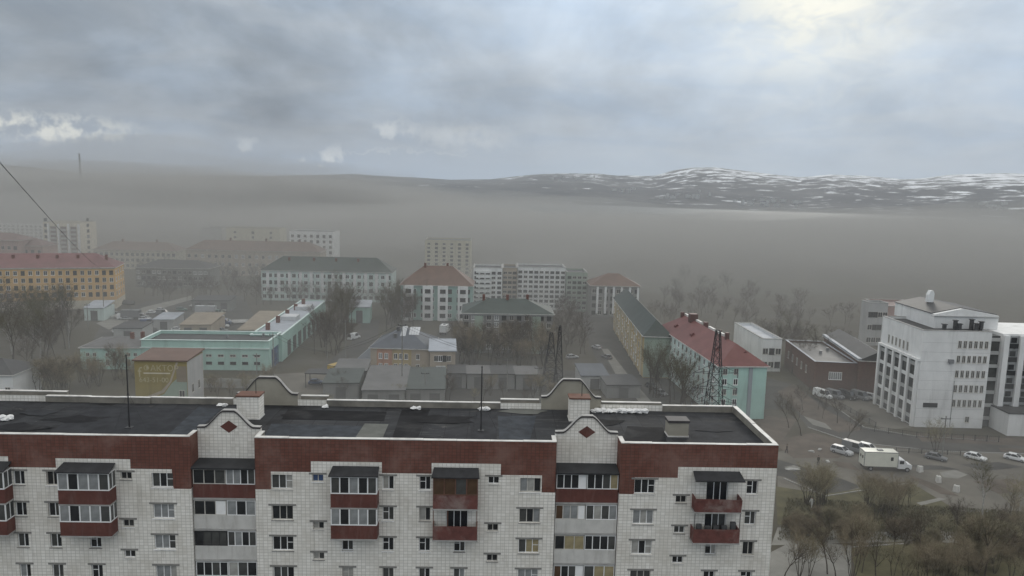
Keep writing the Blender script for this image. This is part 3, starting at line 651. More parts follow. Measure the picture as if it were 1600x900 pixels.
class Block:
    """a building on a rectangular plan: A, B ends of its front, away = depth"""
    def __init__(s, name, label, cat, A, B, depth, height, wall, group=None):
        s.A, s.B = A, B; d = B - A; s.L = math.hypot(d.x, d.y); s.rz = math.atan2(d.y, d.x); s.D, s.Hh = depth, height
        s.o = empty(name, (A.x, A.y, 0), s.rz, label, cat, group); s.wallm = wall
        q = MB(); q.box(0, s.L, 0, depth, -.3, height, top=True); s.part('wall', q, wall)
    def part(s, nm, q, m_, parent=None): return q.build(nm, m_, parent or s.o)
    def flat(s, m_, par=.6, capm='concrete', over=.15):
        q = MB(); z = s.Hh; t = .3; L, D = s.L, s.D
        q.box(.01, L - .01, .01, t, z + .002, z + par); q.box(.01, L - .01, D - t, D - .01, z + .002, z + par); q.box(.01, t, t, D - t, z + .002, z + par); q.box(L - t, L - .01, t, D - t, z + .002, z + par)
        p = s.part('parapet', q, s.wallm)
        q = MB(); q.box(-over, L + over, -over, t + .05, z + par, z + par + .1); q.box(-over, L + over, D - t - .05, D + over, z + par, z + par + .1); q.box(-over, t + .05, t + .05, D - t - .05, z + par, z + par + .1); q.box(L - t - .05, L + over, t + .05, D - t - .05, z + par, z + par + .1)
        s.part('coping', q, capm, p)
        q = MB(); q.box(t + .003, L - t - .003, t + .003, D - t - .003, z + .004, z + .06); s.roof = s.part('roof', q, m_); s.ztop = lambda x, y: z + .06; return s
    def slab(s, m_, over=.4, th=.3, slope=0.0):
        q = MB(); z = s.Hh; o = over; L, D = s.L, s.D
        q.hexa([(-o, -o, z + .003), (L + o, -o, z + .003), (L + o, D + o, z + .003 + slope), (-o, D + o, z + .003 + slope), (-o, -o, z + th), (L + o, -o, z + th), (L + o, D + o, z + th + slope), (-o, D + o, z + th + slope)])
        s.roof = s.part('roof', q, m_); s.ztop = lambda x, y: z + th; return s
    def hip(s, m_, rise, over=.5, inset=None, gable=False):
        L, D, z, o = s.L, s.D, s.Hh, over; q = MB(); al = L >= D
        ins = 0 if gable else (min(L, D) * .5 if inset is None else inset)
        a, b, c, d = (-o, -o, z), (L + o, -o, z), (L + o, D + o, z), (-o, D + o, z)
        if al: r0, r1 = (ins - (o if gable else 0), D / 2, z + rise), (L - ins + (o if gable else 0), D / 2, z + rise); fs = [(a, b, r1, r0), (b, c, r1), (c, d, r0, r1), (d, a, r0)]
        else: r0, r1 = (L / 2, ins - (o if gable else 0), z + rise), (L / 2, D - ins + (o if gable else 0), z + rise); fs = [(a, b, r0), (b, c, r1, r0), (c, d, r1), (d, a, r0, r1)]
        for f_ in fs: q.face(f_)
        q.face([(-o, -o, z + .002), (-o, D + o, z + .002), (L + o, D + o, z + .002), (L + o, -o, z + .002)])
        s.roof = s.part('roof', q, m_)
        e = MB(); e.box(-o, L + o, -o - .05, -o + .002, z - .14, z + .03); e.box(-o - .05, -o + .002, -o, D + o, z - .14, z + .03); e.box(L + o - .002, L + o + .05, -o, D + o, z - .14, z + .03); s.part('gutter', e, 'cap_metal', s.roof)
        def zt(x, y):
            k = (D / 2 - abs(y - D / 2)) / (D / 2) if al else (L / 2 - abs(x - L / 2)) / (L / 2); return z + rise * max(0, min(1, k))
        s.ztop = zt; return s
    def win(s, face, x, z, w, h, kind='white', parent=None):
        loc, r = {'f': ((x, 0, z), 0), 'r': ((s.L, x, z), math.pi / 2), 'l': ((0, s.D - x, z), -math.pi / 2)}[face]
        return ob('window', far_window_mesh(w, h, kind), parent or s.o, loc, r)
    def grid(s, face, n, rows, z0, dz, w, h, kinds=('white',), m0=None, m1=None):
        L = s.L if face == 'f' else s.D; a = L / n * .5 if m0 is None else m0; b = L - (a if m1 is None else m1)
        for j in range(rows):
            for i in range(n):
                x = (a + b) / 2 if n == 1 else a + (b - a) * i / (n - 1)
                s.win(face, x - w / 2, z0 + dz * j, w, h, r3.choice(kinds))
        return s
    def chimneys(s, pts, h=1.3, w=.8, m_='red_brick'):
        for x, y in pts:
            z = s.ztop(x, y); q = MB(); q.box(x - w / 2, x + w / 2, y - w / 2, y + w / 2, z - 1.0, z + h); c = s.part('chimney', q, m_, s.roof)
        return s
    def band(s, z0, z1, m_, p=.05, face='f'):
        q = MB()
        if face == 'f': q.box(-p, s.L + p, -p, -.002, z0, z1)
        elif face == 'r': q.box(s.L + .002, s.L + p, -p, s.D, z0, z1)
        else: q.box(-p, -.002, 0, s.D, z0, z1)
        s.part('band', q, m_); return s
def base(px, py): return G(px, py)

# --- orange block on the left
A, B = base(-75, 487.2), base(182, 482); hh = hz(182, 418, B)
o = Block('apartment_block', 'long orange four storey block with purple red hipped roof', 'apartment block', A, B, 15, hh, 'w_orange').hip('r_purple', 4.6)
o.band(-.1, 3.2, 'w_cream'); o.band(-.1, 3.2, 'w_cream', face='r'); o.band(hh - .5, hh - .05, 'w_cream', .12)
o.grid('f', 22, 4, 4.6, (hh - 5.3) / 3.75, 1.25, 1.6, ('white', 'old', 'dark')); o.grid('f', 22, 1, 1.0, 1, 1.1, 1.5, ('old', 'dark')); o.grid('r', 4, 4, 4.6, (hh - 5.3) / 3.75, 1.2, 1.6, ('white', 'old'))
o.chimneys([(o.L * k, 5) for k in (.35, .5, .62, .75, .93)], 1.2)
ORG = o
# --- white tower behind it
B0 = atY(70, 400, 400); B1 = atY(128, 400, 400); B0.z = B1.z = 0
hh = atY(75, 349, 400).z
o = Block('apartment_block', 'pale tower block with vertical loggia stripes behind the orange block', 'apartment block', B0, B1, 16, hh, 'w_cream').flat('r_dark', .8)
for k in range(3):
    x = o.L * (.2 + .27 * k); q = MB(); q.box(x, x + o.L * .15, -.25, -.01, 3, hh - 1.5); s_ = o.part('loggia_strip', q, 'r_maroon')
    for j in range(8): q = MB(); q.box(x, x + o.L * .15, -.55, -.26, 3.4 + j * (hh - 5) / 8, 4.5 + j * (hh - 5) / 8); o.part('loggia_parapet', q, 'w_grey', s_)
for k in range(4):
    x = o.L * (.15 + .27 * k); q = MB(); q.box(x - .5, x + .5, -.7, -.01, 0, hh); o.part('pilaster', q, 'w_white')
for j in range(8): o.win('r', 6, 3 + j * 3, 2.5, 1.7, 'dark'); o.win('f', .6, 3 + j * 3, 1.8, 1.6, 'dark')
def simple(name, label, px0, px1, ytop, Y, depth, wall, roof, rise=0, rows=4, n=8, kinds=('old', 'dark'), cat='apartment block', group=None, ridge=None, ww=1.5, dY=0.0):
    a = atY(px0, ytop, Y); b = atY(px1, ytop, Y + dY); hh = (a.z + b.z) / 2; a.z = b.z = 0
    k = Block(name, label, cat, a, b, depth, hh, wall, group)
    if rise: k.hip(roof, rise)
    else: k.flat(roof)
    if rows: dz = (hh - 1.0) / rows; k.grid('f', n, rows, 1.0, dz, ww, min(1.7, dz * .55), kinds)
    return k
simple('apartment_block', 'far white slab at the left edge behind the pale tower', -60, 66, 349, 520, 14, 'w_white', 'r_dark', rows=6, n=18)
simple('apartment_block', 'pink block at the left edge above the purple red roof', -50, 28, 375, 345, 14, 'w_pink', 'r_maroon', 3, rows=4, n=8)
simple('apartment_block', 'dull red roofed block between pink block and pale tower', 24, 66, 384, 350, 12, 'w_pink', 'r_maroon', 3, rows=4, n=4)
simple('apartment_block', 'long yellowish low block with dark roof right of the pale tower', 146, 275, 391, 395, 14, 'w_paleyel', 'r_brown', 4, rows=3, n=16).chimneys([(12, 7), (30, 7)])
simple('apartment_block', 'grey brown low block right of the orange block with white window bays', 212, 325, 419, 330, 14, 'w_stone', 'r_dark', 3, rows=3, n=14, kinds=('pale', 'old', 'dark'))
simple('apartment_block', 'long brown roofed block beneath the cream block', 290, 500, 392, 375, 14, 'w_tan', 'r_brown', 4.5, rows=3, n=20, kinds=('pale', 'old')).chimneys([(20, 7), (38, 7), (55, 7)])
simple('apartment_block', 'grey windowless gable end left of the cream yellow block', 313, 346, 358, 440, 14, 'w_grey', 'r_dark', rows=0)
simple('apartment_block', 'cream yellow block far off above the long brown roof', 353, 437, 358, 430, 14, 'w_paleyel', 'r_dark', rows=7, n=3)
simple('apartment_block', 'far white block with corner balconies left of the town centre', 452, 521, 363, 400, 16, 'w_white', 'r_dark', rows=7, n=7)
o = simple('apartment_block', 'white and green long block with grey green hipped roof', 408, 612, 424, 300, 14, 'w_mint_lt', 'r_green', 5.2, rows=4, n=22, kinds=('white', 'old', 'dark')); o.chimneys([(10, 5), (20, 5), (29, 5), (38, 5)], 1.2)
for k in range(12): x = 2 + k * o.L / 12; q = MB(); q.box(x, x + 1.2, -.2, -.08, 3.5, o.Hh - .4); o.part('pilaster', q, 'w_white')
simple('apartment_block', 'tall dim yellowish block rising behind the red roofed block', 664, 736, 377, 380, 16, 'w_paleyel', 'r_dark', rows=9, n=6)
o = simple('apartment_block', 'teal block with white bays and faded red hipped roof', 626, 738, 446, 262, 15, 'w_teal', 'r_brown', 6.2, rows=4, n=8, kinds=('white', 'dark'))
for k in (.04, .31, .52, .80): x = o.L * k; q = MB(); q.box(x, x + 3.6, -1.0, -.07, 0, o.Hh - .2); v_ = o.part('bay', q, 'w_white'); [ob('window', far_window_mesh(2.0, 1.4, 'dark'), v_, (x + .8, -1.0, 1.2 + j * (o.Hh - 1) / 4)) for j in range(4)]
o.chimneys([(8, 7), (16, 8)], 1.4)
o = simple('apartment_block', 'white slab with stacked balconies behind the dark green roof', 740, 785, 421, 285, 14, 'w_white', 'r_dark', rows=8, n=5)
for j in range(8): q = MB(); q.box(1, o.L * .6, -1.0, -.07, 1.6 + j * (o.Hh - 1) / 8, 2.6 + j * (o.Hh - 1) / 8); o.part('balcony', q, 'w_white')
simple('apartment_block', 'grey brown stairwell section between two white slabs', 786, 808, 421, 288, 14, 'w_tan', 'r_dark', rows=8, n=3)
simple('apartment_block', 'pale grey slab right of the stairwell section', 809, 884, 420, 290, 14, 'w_white', 'r_dark', rows=8, n=9)
simple('apartment_block', 'dull green slab right of the pale grey slab', 886, 918, 428, 287, 14, 'w_green', 'r_dark', rows=7, n=4)
o = simple('apartment_block', 'dark brown roofed block with white pilasters at the street end', 924, 1000, 447, 275, 14, 'w_stone', 'r_brown', 4, rows=4, n=8)
for k in range(6): x = 2 + k * o.L / 6; q = MB(); q.box(x, x + .8, -.25, -.08, 1.5, o.Hh - .4); o.part('pilaster', q, 'w_white')
# --- five storey brick block with the dark green hipped roof
A, B = base(722, 551), base(862, 553); hh = hz(722, 489, A)
o = Block('apartment_block', 'dim brick five storey block with dark green hipped roof', 'apartment block', A, B, 15, hh, 'w_stone').hip('r_green', 3.3)
o.grid('f', 12, 5, 1.2, (hh - 1) / 5, 1.3, 1.5, ('pale', 'old', 'dark', 'mid', 'dark')); o.band(hh - .6, hh - .15, 'w_grey', .1)
for k in (.18, .82): x = o.L * k; q = MB(); q.box(x - 1.2, x + 1.2, -.35, -.11, 0, hh - .7); o.part('stair_bay', q, 'w_green')
o.chimneys([(6, 7), (13, 7), (19, 8)], 1.4)
# --- street row leading to the mint block
A = base(1004, 590); B = base(1046, 590.7); hh = hz(1046, 526, B)
dv = (B - A); o = Block('apartment_block', 'yellow green street row with dark teal roof left of the mint block', 'apartment block', A, B, 66, hh, 'w_ochre').hip('r_teal', 3.8); o.o.rotation_euler.z -= R(2.5)
for j in range(4):
    for k in range(15): o.win('l', 2 + k * 4.2, 1.2 + j * (hh - 1) / 4, 1.3, 1.6, r3.choice(('white', 'old', 'pale')))
for k in range(6): q = MB(); q.box(-.25, -.003, 3 + k * 10.8, 4 + k * 10.8, .0, hh - .3); o.part('pilaster', q, 'w_paleyel')
q = MB(); q.box(0, o.L, -.06, -.004, .2, hh - .2); o.part('end_wall', q, 'w_green')
# --- mint block with the red roof
A, B = base(1119, 655), base(1193, 654.6); hh = hz(1193, 572, B)
o = Block('apartment_block', 'mint green block with red tin hipped roof right of the street', 'apartment block', A, B, 44, hh, 'w_mint').hip('r_red', 3.9, .45, 4.6)
q = MB(); q.box(-.07, -.003, .05, 44, .1, hh - .2); o.part('render_coat', q, 'w_mint_lt')
fl = (hh - .6) / 5
for j in range(5):
    for k in range(14): ob('window', far_window_mesh(1.05, 1.35, 'old' if (j + k) % 3 else 'white'), o.o, (-.07, 2.2 + 3.05 * k + 1.05, .9 + fl * j), -math.pi / 2)
    for x in (.8, 3.2): o.win('f', x, .9 + fl * j, 1.0, 1.35, 'white' if j % 2 else 'mid')
q = MB(); q.box(o.L * .62, o.L * .70, -.16, -.003, 0, hh - .3); o.part('downpipe_chase', q, 'w_greyblue')
o.band(hh - .35, hh - .16, 'w_white', .1)
for (x, y, w, h) in ((o.L / 2, 10, .8, 1.3), (o.L / 2 + 1, 17, .7, 1.3), (o.L / 2 + .5, 25, .9, 1.3), (o.L / 2, 33, 1.9, 1.6), (o.L / 2 - .5, 40, .8, 1.2)): o.chimneys([(x, y)], h, w, 'r_maroon')
for y in (13, 19, 28, 37): q = MB(); q.box(o.L / 2 + .2, o.L / 2 + .75, y, y + 3.5, hh + 3.75, hh + 4.3); o.part('ridge_flashing', q, 'cap_metal', o.roof)
for (x, y) in ((2.4, 8), (2.2, 24), (6.5, 3.0), (2.0, 36)):
    z = o.ztop(x, y) if y > 4.6 else hh + 1.9; q = MB(); q.prism([(x - .5, z - .3), (x + .5, z - .3), (x + .5, z + .4), (x, z + .8), (x - .5, z + .4)], y - .5, y + .7); o.part('dormer', q, 'r_red', o.roof)
# --- white office building on the right
C0, C1 = base(1428, 667), base(1534, 669.5); hh = hz(1441, 520, C0)
o = Block('office_building', 'white six storey office building with grid of narrow windows', 'office building', C0, C1, 17, hh, 'w_office').flat('r_dark', .5, 'concrete', .06)
L = o.L; fl = hh * .158
for j in range(5):
    for k in range(6): o.win('f', L * .52 + k * L * .077, hh * .225 + fl * j * .985, .75, 1.6, 'mid')
o.win('f', L * .735, 1.2, .9, 1.3, 'mid'); q = MB(); q.box(L * .10, L * .31, -.1, -.004, hh * .215, hh * .262); o.part('sign_board', q, 'iron')
q = MB(); q.box(L * .40, L * .47, -.5, -.004, hh * .69, hh * .73); o.part('air_conditioner', q, 'galvanised')
q = MB(); q.tube((L * .52, -.08, hh * .5), (L * .52, -.08, .2), .05, .05, 6); o.part('downpipe', q, 'galvanised')
for k in range(1, 10): q = MB(); q.box(.05, L - .05, -.018, -.002, hh * k / 10, hh * k / 10 + .04); o.part('panel_joint', q, 'w_grey')
D = o.D
for k in range(6):                       # pilasters and window strips of the left face
    y = .25 + k * (D - 1.0) / 5.0; q = MB(); q.box(-.55, -.003, y, y + .75, 0, hh * .70); o.part('pilaster', q, 'w_office')
    if k < 5:
        wy = (D - 1.0) / 5 - .75; q = MB(); q.box(-.12, -.003, y + .76, y + .76 + wy - .02, .3, hh * .695); st_ = o.part('window_strip', q, 'glass_mid')
        for j in range(5): q = MB(); q.box(-.16, -.121, y + .77, y + .75 + wy - .02, 1.5 + j * hh * .14, 2.3 + j * hh * .14); o.part('spandrel', q, 'w_office' if j % 2 else 'w_grey', st_)
q = MB(); q.box(-.6, -.003, 0, D, hh * .70, hh * .725); o.part('ledge', q, 'w_office')
for k in range(6): o.win('l', 3.2 + k * 1.6, hh * .755, .7, 1.9, 'mid')
# penthouse with low gable and the white vent cowl
z0 = hh + .05; q = MB(); px0, px1 = L * .36, L * 1.32
q.prism([(px0, z0), (px1, z0), (px1, z0 + 3.0), ((px0 + px1) / 2 - 1, z0 + 4.3), (px0, z0 + 3.0)], 5.5, 22); ph = o.part('penthouse', q, 'w_office')
q = MB(); mx = (px0 + px1) / 2 - 1
for (xa, za, xb, zb) in ((px0 - .2, z0 + 3.0, mx, z0 + 4.32), (mx, z0 + 4.32, px1 + .2, z0 + 3.0)): q.hexa([(xa, 6.4, za + .01), (xb, 6.4, zb + .01), (xb, 22.2, zb + .01), (xa, 22.2, za + .01), (xa, 6.4, za + .14), (xb, 6.4, zb + .14), (xb, 22.2, zb + .14), (xa, 22.2, za + .14)])
o.part('penthouse_roof', q, 'r_dark', ph)
q = MB(); q.box(px0 - .7, px1, 5.2, 5.45, z0 + 2.6, z0 + 2.75); o.part('ledge', q, 'w_grey', ph)
q = MB(); q.prism([(-.75, 0), (.75, 0), (.8, 2.2), (.45, 2.9), (-.2, 2.9), (-.7, 1.8)], 0, 1.6); cw = q.build('vent_cowl', 'w_white', o.o, (mx - 1.5, 15, z0 + 4.2)); cw.scale = (.8, .8, .9)
for x, y, h in ((L * .42, 3, 1.3), (L * .62, 4, 2.0), (L * .66, 3.4, 1.4), (L * .86, 4, 2.3), (L * .89, 3, 1.6), (L * .97, 3.2, 2.0)):
    q = MB(); q.box(x - .3, x + .3, y - .3, y + .3, hh + .06, hh + h); q.box(x - .45, x + .45, y - .45, y + .45, hh + h + .001, hh + h + .15); o.part('vent_stack', q, 'rag_dark', o.roof)
# its stair strip and the wing with pilasters
q = MB(); q.box(L + .003, L + 2.8, 1.6, 12, 0, hh - .6); rec = o.part('stair_strip', q, 'glass_mid')
for j in range(7): q = MB(); q.box(L + .01, L + 2.8, 1.35, 1.59, 1.5 + j * hh * .14, 2.2 + j * hh * .14); o.part('spandrel', q, 'w_grey', rec)
q = MB(); q.box(L + 2.81, L + 26, .9, 15, 0, hh); wing = o.part('wing', q, 'w_office')
for k in range(7):
    x = L + 2.9 + k * 3.3; q = MB(); q.box(x, x + 1.1, .3, .897, 0, hh * .985); o.part('pilaster', q, 'w_office', wing)
    q = MB(); q.box(x + 1.12, x + 3.28, .75, .897, hh * .12, hh * .98); st_ = o.part('window_strip', q, 'glass_pale', wing)
    for j in range(6):
        q = MB(); q.box(x + 1.14, x + 3.26, .70, .748, hh * .14 + j * hh * .142, hh * .19 + j * hh * .142); q.box(x + 1.6, x + 2.8, .68, .70, hh * .20 + j * hh * .142, hh * .255 + j * hh * .142); o.part('spandrel', q, 'glass_dark' if j % 2 else 'r_dark', wing)
C2 = base(1573, 681)
o2 = Block('annex', 'low white annex with dark roof in front of the office wing', 'annex', C2, base(1680, 684), 7, 4.6, 'w_office').slab('r_dark', .15, .2)
o2.grid('f', 6, 1, 1.4, 1, 1.2, 1.3, ('mid',), 8)
# --- brown brick works behind the office
A, B = base(1270, 611), base(1336, 614); hh = hz(1270, 568, A)
o = Block('workshop', 'low brown brick workshop with grey flat roof behind the parked vans', 'workshop', A, B, 26, hh, 'brown_brick').flat('r_grey', .5, 'r_light')
o.grid('f', 3, 1, hh * .45, 1, 1.1, 1.9, ('pale',), 6); [o.win('l', 3 + 4 * k, hh * .45, 1.1, 1.9, 'mid') for k in range(5)]
o.chimneys([(5, 12), (8, 16)], .8, .6, 'galvanised')
A, B = base(1338, 616), base(1392, 619); hh2 = hz(1338, 563, A)
o = Block('workshop', 'brown brick hall with dark curved roof left of the office', 'workshop', A, B, 30, hh2, 'brown_brick').hip('r_dark', 2.2, .3, gable=True)
q = MB(); q.box(-.4, .5, -.3, 30.3, hh2 + .05, hh2 + .5); o.part('verge_trim', q, 'r_light', o.roof)
o = simple('workshop', 'small white shed with light roof behind the mint block', 1192, 1222, 533, 195, 24, 'w_white', 'r_light', rows=2, n=3)
o = simple('office_building', 'white banded block half hidden behind the office roof', 1358, 1388, 476, 232, 5, 'w_grey', 'r_dark', rows=3, n=4)
o = simple('workshop', 'brick red block behind the office roof', 1388, 1450, 482, 236, 16, 'w_pink', 'r_maroon', rows=2, n=6)
# --- mint depot on the left
A, B = base(127, 577), base(222, 577); hh = hz(127, 543, A)
o = Block('depot', 'mint depot wing with grey pitched roof and paired windows', 'depot', A, B, 13, hh, 'w_mint').hip('r_grey', 1.6, .3)
for k in (.09, .20, .41, .52, .76, .87):
    o.win('f', o.L * k, hh * .18, .85, 1.6, 'mid'); o.win('f', o.L * k, hh * .6, .85, .9, 'mid')
o.chimneys([(o.L * .7, 6), (o.L * .85, 7)], 1.2)
A2 = base(222.5, 577.2); B2 = base(421, 579); hh = hz(421, 538, B2)
o = Block('depot', 'mint flat roofed depot front with dark roof and wide cornice', 'depot', A2, B2, 12, hh, 'w_mint').flat('r_dark', .8, 'w_mint_lt', .25)
o.band(hh - 1.3, hh - 1.0, 'w_mint_lt', .3)
for k in range(9):
    if k != 3: o.win('f', o.L * (.12 + .095 * k), hh * .50, 1.5, .7, 'mid'); o.win('f', o.L * (.12 + .095 * k), hh * .22, 1.5, .7, 'dark')
q = MB(); q.box(o.L + .003, o.L + .12, 2.5, 9, 0, hh * .72); o.part('gate', q, 'glass_blue')
o.chimneys([(o.L * .6, 7), (o.L * .88, 9)], 1.0, .5, 'galvanised')
A, B = base(392, 564.5), base(441, 565); hh = hz(441, 525, B)
o = Block('depot', 'long mint garage with pale grey flat roof running away from the depot', 'depot', A, B, 60, hh, 'w_mint').flat('r_light', .25, 'w_mint_lt', .2)
for k in range(8): q = MB(); y = 6 + k * 6.4; q.box(o.L + .003, o.L + .1, y, y + 3.4, .2, hh * .62); o.part('gate', q, 'r_grey')
for k in range(5): q = MB(); x = 2.5; y = 8 + 11 * k; q.box(x - .5, x + .5, y - .5, y + .5, hh + .06, hh + 2.0); o.part('vent_stack', q, 'red_brick', o.roof)
for k in range(2): q = MB(); y = 22 + 18 * k; q.box(2.5, 7, y, y + 5, hh + .07, hh + 1.3); o.part('skylight', q, 'r_snow', o.roof)
# --- yellow painted kiosk house with the advertisement
A, B = base(213, 640), base(294, 641); hh = hz(294, 565, B)
o = Block('advertising_house', 'small yellow house with a painted advertisement and dark slab roof', 'house', A, B, 9, hh, 'w_yellow').slab('r_brown', .35, .28, .5)
L = o.L
q = MB(); q.face([(L * .02, -.012, 0), (L - .01, -.012, 0), (L - .01, -.012, hh * .62), (L * .82, -.012, hh * .66), (L * .70, -.012, hh * .55), (L * .55, -.012, hh * .33), (L * .25, -.012, hh * .20)]); o.part('painted_field', q, 'w_green')
q = MB(); q.face([(L * .02, -.018, hh * .02), (L * .25, -.018, hh * .22), (L * .55, -.018, hh * .36), (L * .70, -.018, hh * .58), (L * .84, -.018, hh * .98), (L * .80, -.018, hh * .98), (L * .66, -.018, hh * .58), (L * .5, -.018, hh * .40), (L * .22, -.018, hh * .28), (L * .02, -.018, hh * .14)]); o.part('painted_arc', q, 'w_tan')
q = MB(); q.box(L * .80, L - .02, -.025, -.02, hh * .58, hh * .9); o.part('painted_panel', q, 'r_tan')
def lettering(parent, txt, x, z, size, m_, y=-.03):
    cu = bpy.data.curves.new('lettering', 'FONT'); cu.body = txt; cu.size = size; cu.extrude = .01; cu.materials.append(MATS[m_])
    t0 = bpy.data.objects.new('tmp', cu); COL.objects.link(t0); me = bpy.data.meshes.new_from_object(t0.evaluated_get(bpy.context.evaluated_depsgraph_get())); bpy.data.objects.remove(t0); t = bpy.data.objects.new('lettering', me); COL.objects.link(t); t.parent = parent; t.location = (x, y, z); t.rotation_euler = (math.pi / 2, 0, 0); return t
lettering(o.o, 'f', L * .06, hh * .67, hh * .30, 'w_paint'); lettering(o.o, 'ФАКТОР', L * .17, hh * .80, hh * .165, 'w_paint'); lettering(o.o, '643-51-00', L * .08, hh * .57, hh * .14, 'w_paint')
q = MB(); q.box(L * .17, L * .68, -.03, -.013, hh * .74, hh * .765); o.part('painted_line', q, 'w_cream')
q = MB(); q.box(L + .003, L + .05, .2, 8.8, 0, hh - .1); o.part('grey_side_wall', q, 'w_grey')
for y in (2.2, 5.6): ob('window', far_window_mesh(1.1, 1.9, 'mid'), o.o, (L + .05, y, hh * .3), math.pi / 2)
o.win('f', L * .84, hh * .22, 1.2, 2.0, 'mid')
# --- two storey house with orange wall and grey roof
A, B = base(579, 580), base(670, 583); hh = hz(579, 543, A)
o = Block('house', 'two storey house with orange and grey walls under a half stripped blue grey roof', 'house', A, B, 15, hh, 'w_tan').hip('r_blue', 4.4, .4)
L = o.L
q = MB(); q.box(L * .11, L * .37, -.05, -.003, .2, hh - .3); o.part('salmon_render', q, 'w_salmon'); q = MB(); q.box(L * .375, L * .70, -.05, -.003, .2, hh - .3); o.part('ochre_render', q, 'w_ochre')
for k in (.14, .24, .40, .49, .58, .78):
    for z in (.12, .55): ob('window', far_window_mesh(.95, 1.5, 'pale' if k < .3 else 'white'), o.o, (L * k, -.05, hh * z))
for (x0, x1, y0, y1) in ((.46, .55, 4, 7.6), (.60, .78, 4.5, 7.2)):
    n = 4
    for i in range(n):
        xa = L * (x0 + (x1 - x0) * i / n); xb = L * (x0 + (x1 - x0) * (i + 1) / n) - .05; q = MB()
        q.face([(xa, y0, o.ztop(xa, y0) + .12), (xb, y0, o.ztop(xb, y0) + .12), (xb, y1, o.ztop(xb, y1) + .12), (xa, y1, o.ztop(xa, y1) + .12)]); o.part('roofing_sheet', q, 'r_snow', o.roof)
o.chimneys([(L * .4, 6), (L * .38, 3.6)], 1.0, .8, 'r_grey')
q = MB(); q.prism([(-4.5, 2.2), (0, 2.2), (0, 6.2)], 4, 11); o.part('lean_to', q, 'r_light')
o = Block('house', 'plain grey annex with pale flat roof beside the orange house', 'house', base(671, 591), base(711, 591), 10, hz(671, 549, base(671, 591)), 'w_tan').slab('r_light', .3, .25, .9)
o.grid('f', 4, 2, 1.0, 3.3, 1.1, 1.5, ('white', 'old', 'dark'), 1.6); q = MB(); q.box(o.L * .25, o.L * .62, -.03, -.002, .5, 3.2); o.part('white_render', q, 'w_white')
# --- sheds and garages behind the rear parapet
def shed(label, px0, px1, py, h, depth, wall, roof, slope=.5, py1=None, group=None, door='r_grey'):
    k = Block('shed', label, 'shed', base(px0, py), base(px1, py1 or py), depth, h, wall, group).slab(roof, .25, .18, slope)
    n = max(1, int(k.L // 4))
    for i in range(n): q = MB(); x = k.L * (i + .5) / n - 1.1; q.box(x, x + 2.2, -.05, -.003, .05, h * .8); d_ = k.part('door', q, door); q = MB(); q.box(x + 1.9, x + 2.05, -.11, -.051, h * .38, h * .42); k.part('handle', q, 'iron', d_)
    return k
shed('green roofed shed next to the grey flat shed, behind the left rear gable', 505, 560, 628, 4.2, 11, 'w_stone', 'r_teal'); shed('grey flat shed above the green roofed shed', 522, 572, 606, 4, 10, 'w_stone', 'r_grey')
shed('long brown shed with wide dull roof below the orange house', 566, 632, 640, 4.2, 18, 'w_stone', 'r_grey', .9); shed('teal roofed shed with pale front below the orange house', 634, 694, 638, 4.2, 16, 'w_stone', 'r_teal', .8)
for i, (x0, x1) in enumerate(((700, 728), (730, 766), (768, 804), (806, 842))): shed(['leftmost', 'second', 'third', 'rightmost'][i] + ' concrete garage in the row behind the middle mast', x0, x1, 607 + i * .6, 3.6, 7, 'w_stone', 'r_grey' if i % 2 else 'r_dark', .3, group='concrete garages')
shed('blue and white striped stall beside the street', 908, 950, 608, 3.2, 9, 'w_grey', 'r_blue', .8); shed('flat grey kiosk roof right of the striped stall', 948, 1000, 622, 3.0, 9, 'w_stone', 'r_dark', .2)
shed('small mint hut below the orange block', 132, 163, 501, 4.2, 9, 'w_mint_lt', 'r_light', 1.2); shed('small mint building far up the middle lane', 545, 578, 505, 5.5, 12, 'w_mint', 'r_light', .6)
o = Block('house', 'small white house with dark pitched roof at the left edge', 'house', base(-60, 630), base(22, 631), 10, hz(10, 585, base(10, 630)), 'w_white').hip('r_dark', 2.4, .4, gable=False); o.grid('f', 5, 1, 2.2, 1, 1.1, 1.4, ('old',))
shed('grey container shed left of the tan roof in the scrap yard', 178, 222, 534, 4, 9, 'w_grey', 'r_dark', .2); shed('tan roofed shed in the middle of the scrap yard', 282, 330, 528, 4, 16, 'w_tan', 'r_tan', 1.0); shed('pale roofed shed in the scrap yard', 240, 272, 516, 3.4, 10, 'w_grey', 'r_light', .5)
shed('low brown lean-to along the long mint garage', 372, 420, 534, 3.5, 30, 'w_tan', 'r_tan', .6); shed('low dark shed at the far side of the scrap yard', 300, 360, 487, 4, 10, 'w_stone', 'r_dark', .4)
# concrete fence of separate panels in front of the depot
fe = empty('fence', G(312, 606), 0, 'grey concrete panel fence in front of the depot', 'fence'); fa, fb = G(312, 606), G(424, 608); n = 14
fm_ = MB(); fm_.box(.05, 2.45, -.06, .06, .1, 2.3); fm_.box(.3, 2.2, -.09, -.061, .4, 2.0); fm_ = fm_.mesh('panel', 'concrete'); pm_ = MB(); pm_.box(-.1, .1, -.1, .1, 0, 2.5); pm_ = pm_.mesh('post', 'lintel')
ln = (fb - fa).length; fe.rotation_euler.z = math.atan2(fb.y - fa.y, fb.x - fa.x); n = int(ln // 2.5)
for i in range(n): ob('panel', fm_, fe, (i * 2.5, 0, 0)); ob('post', pm_, fe, (i * 2.5, 0, 0))
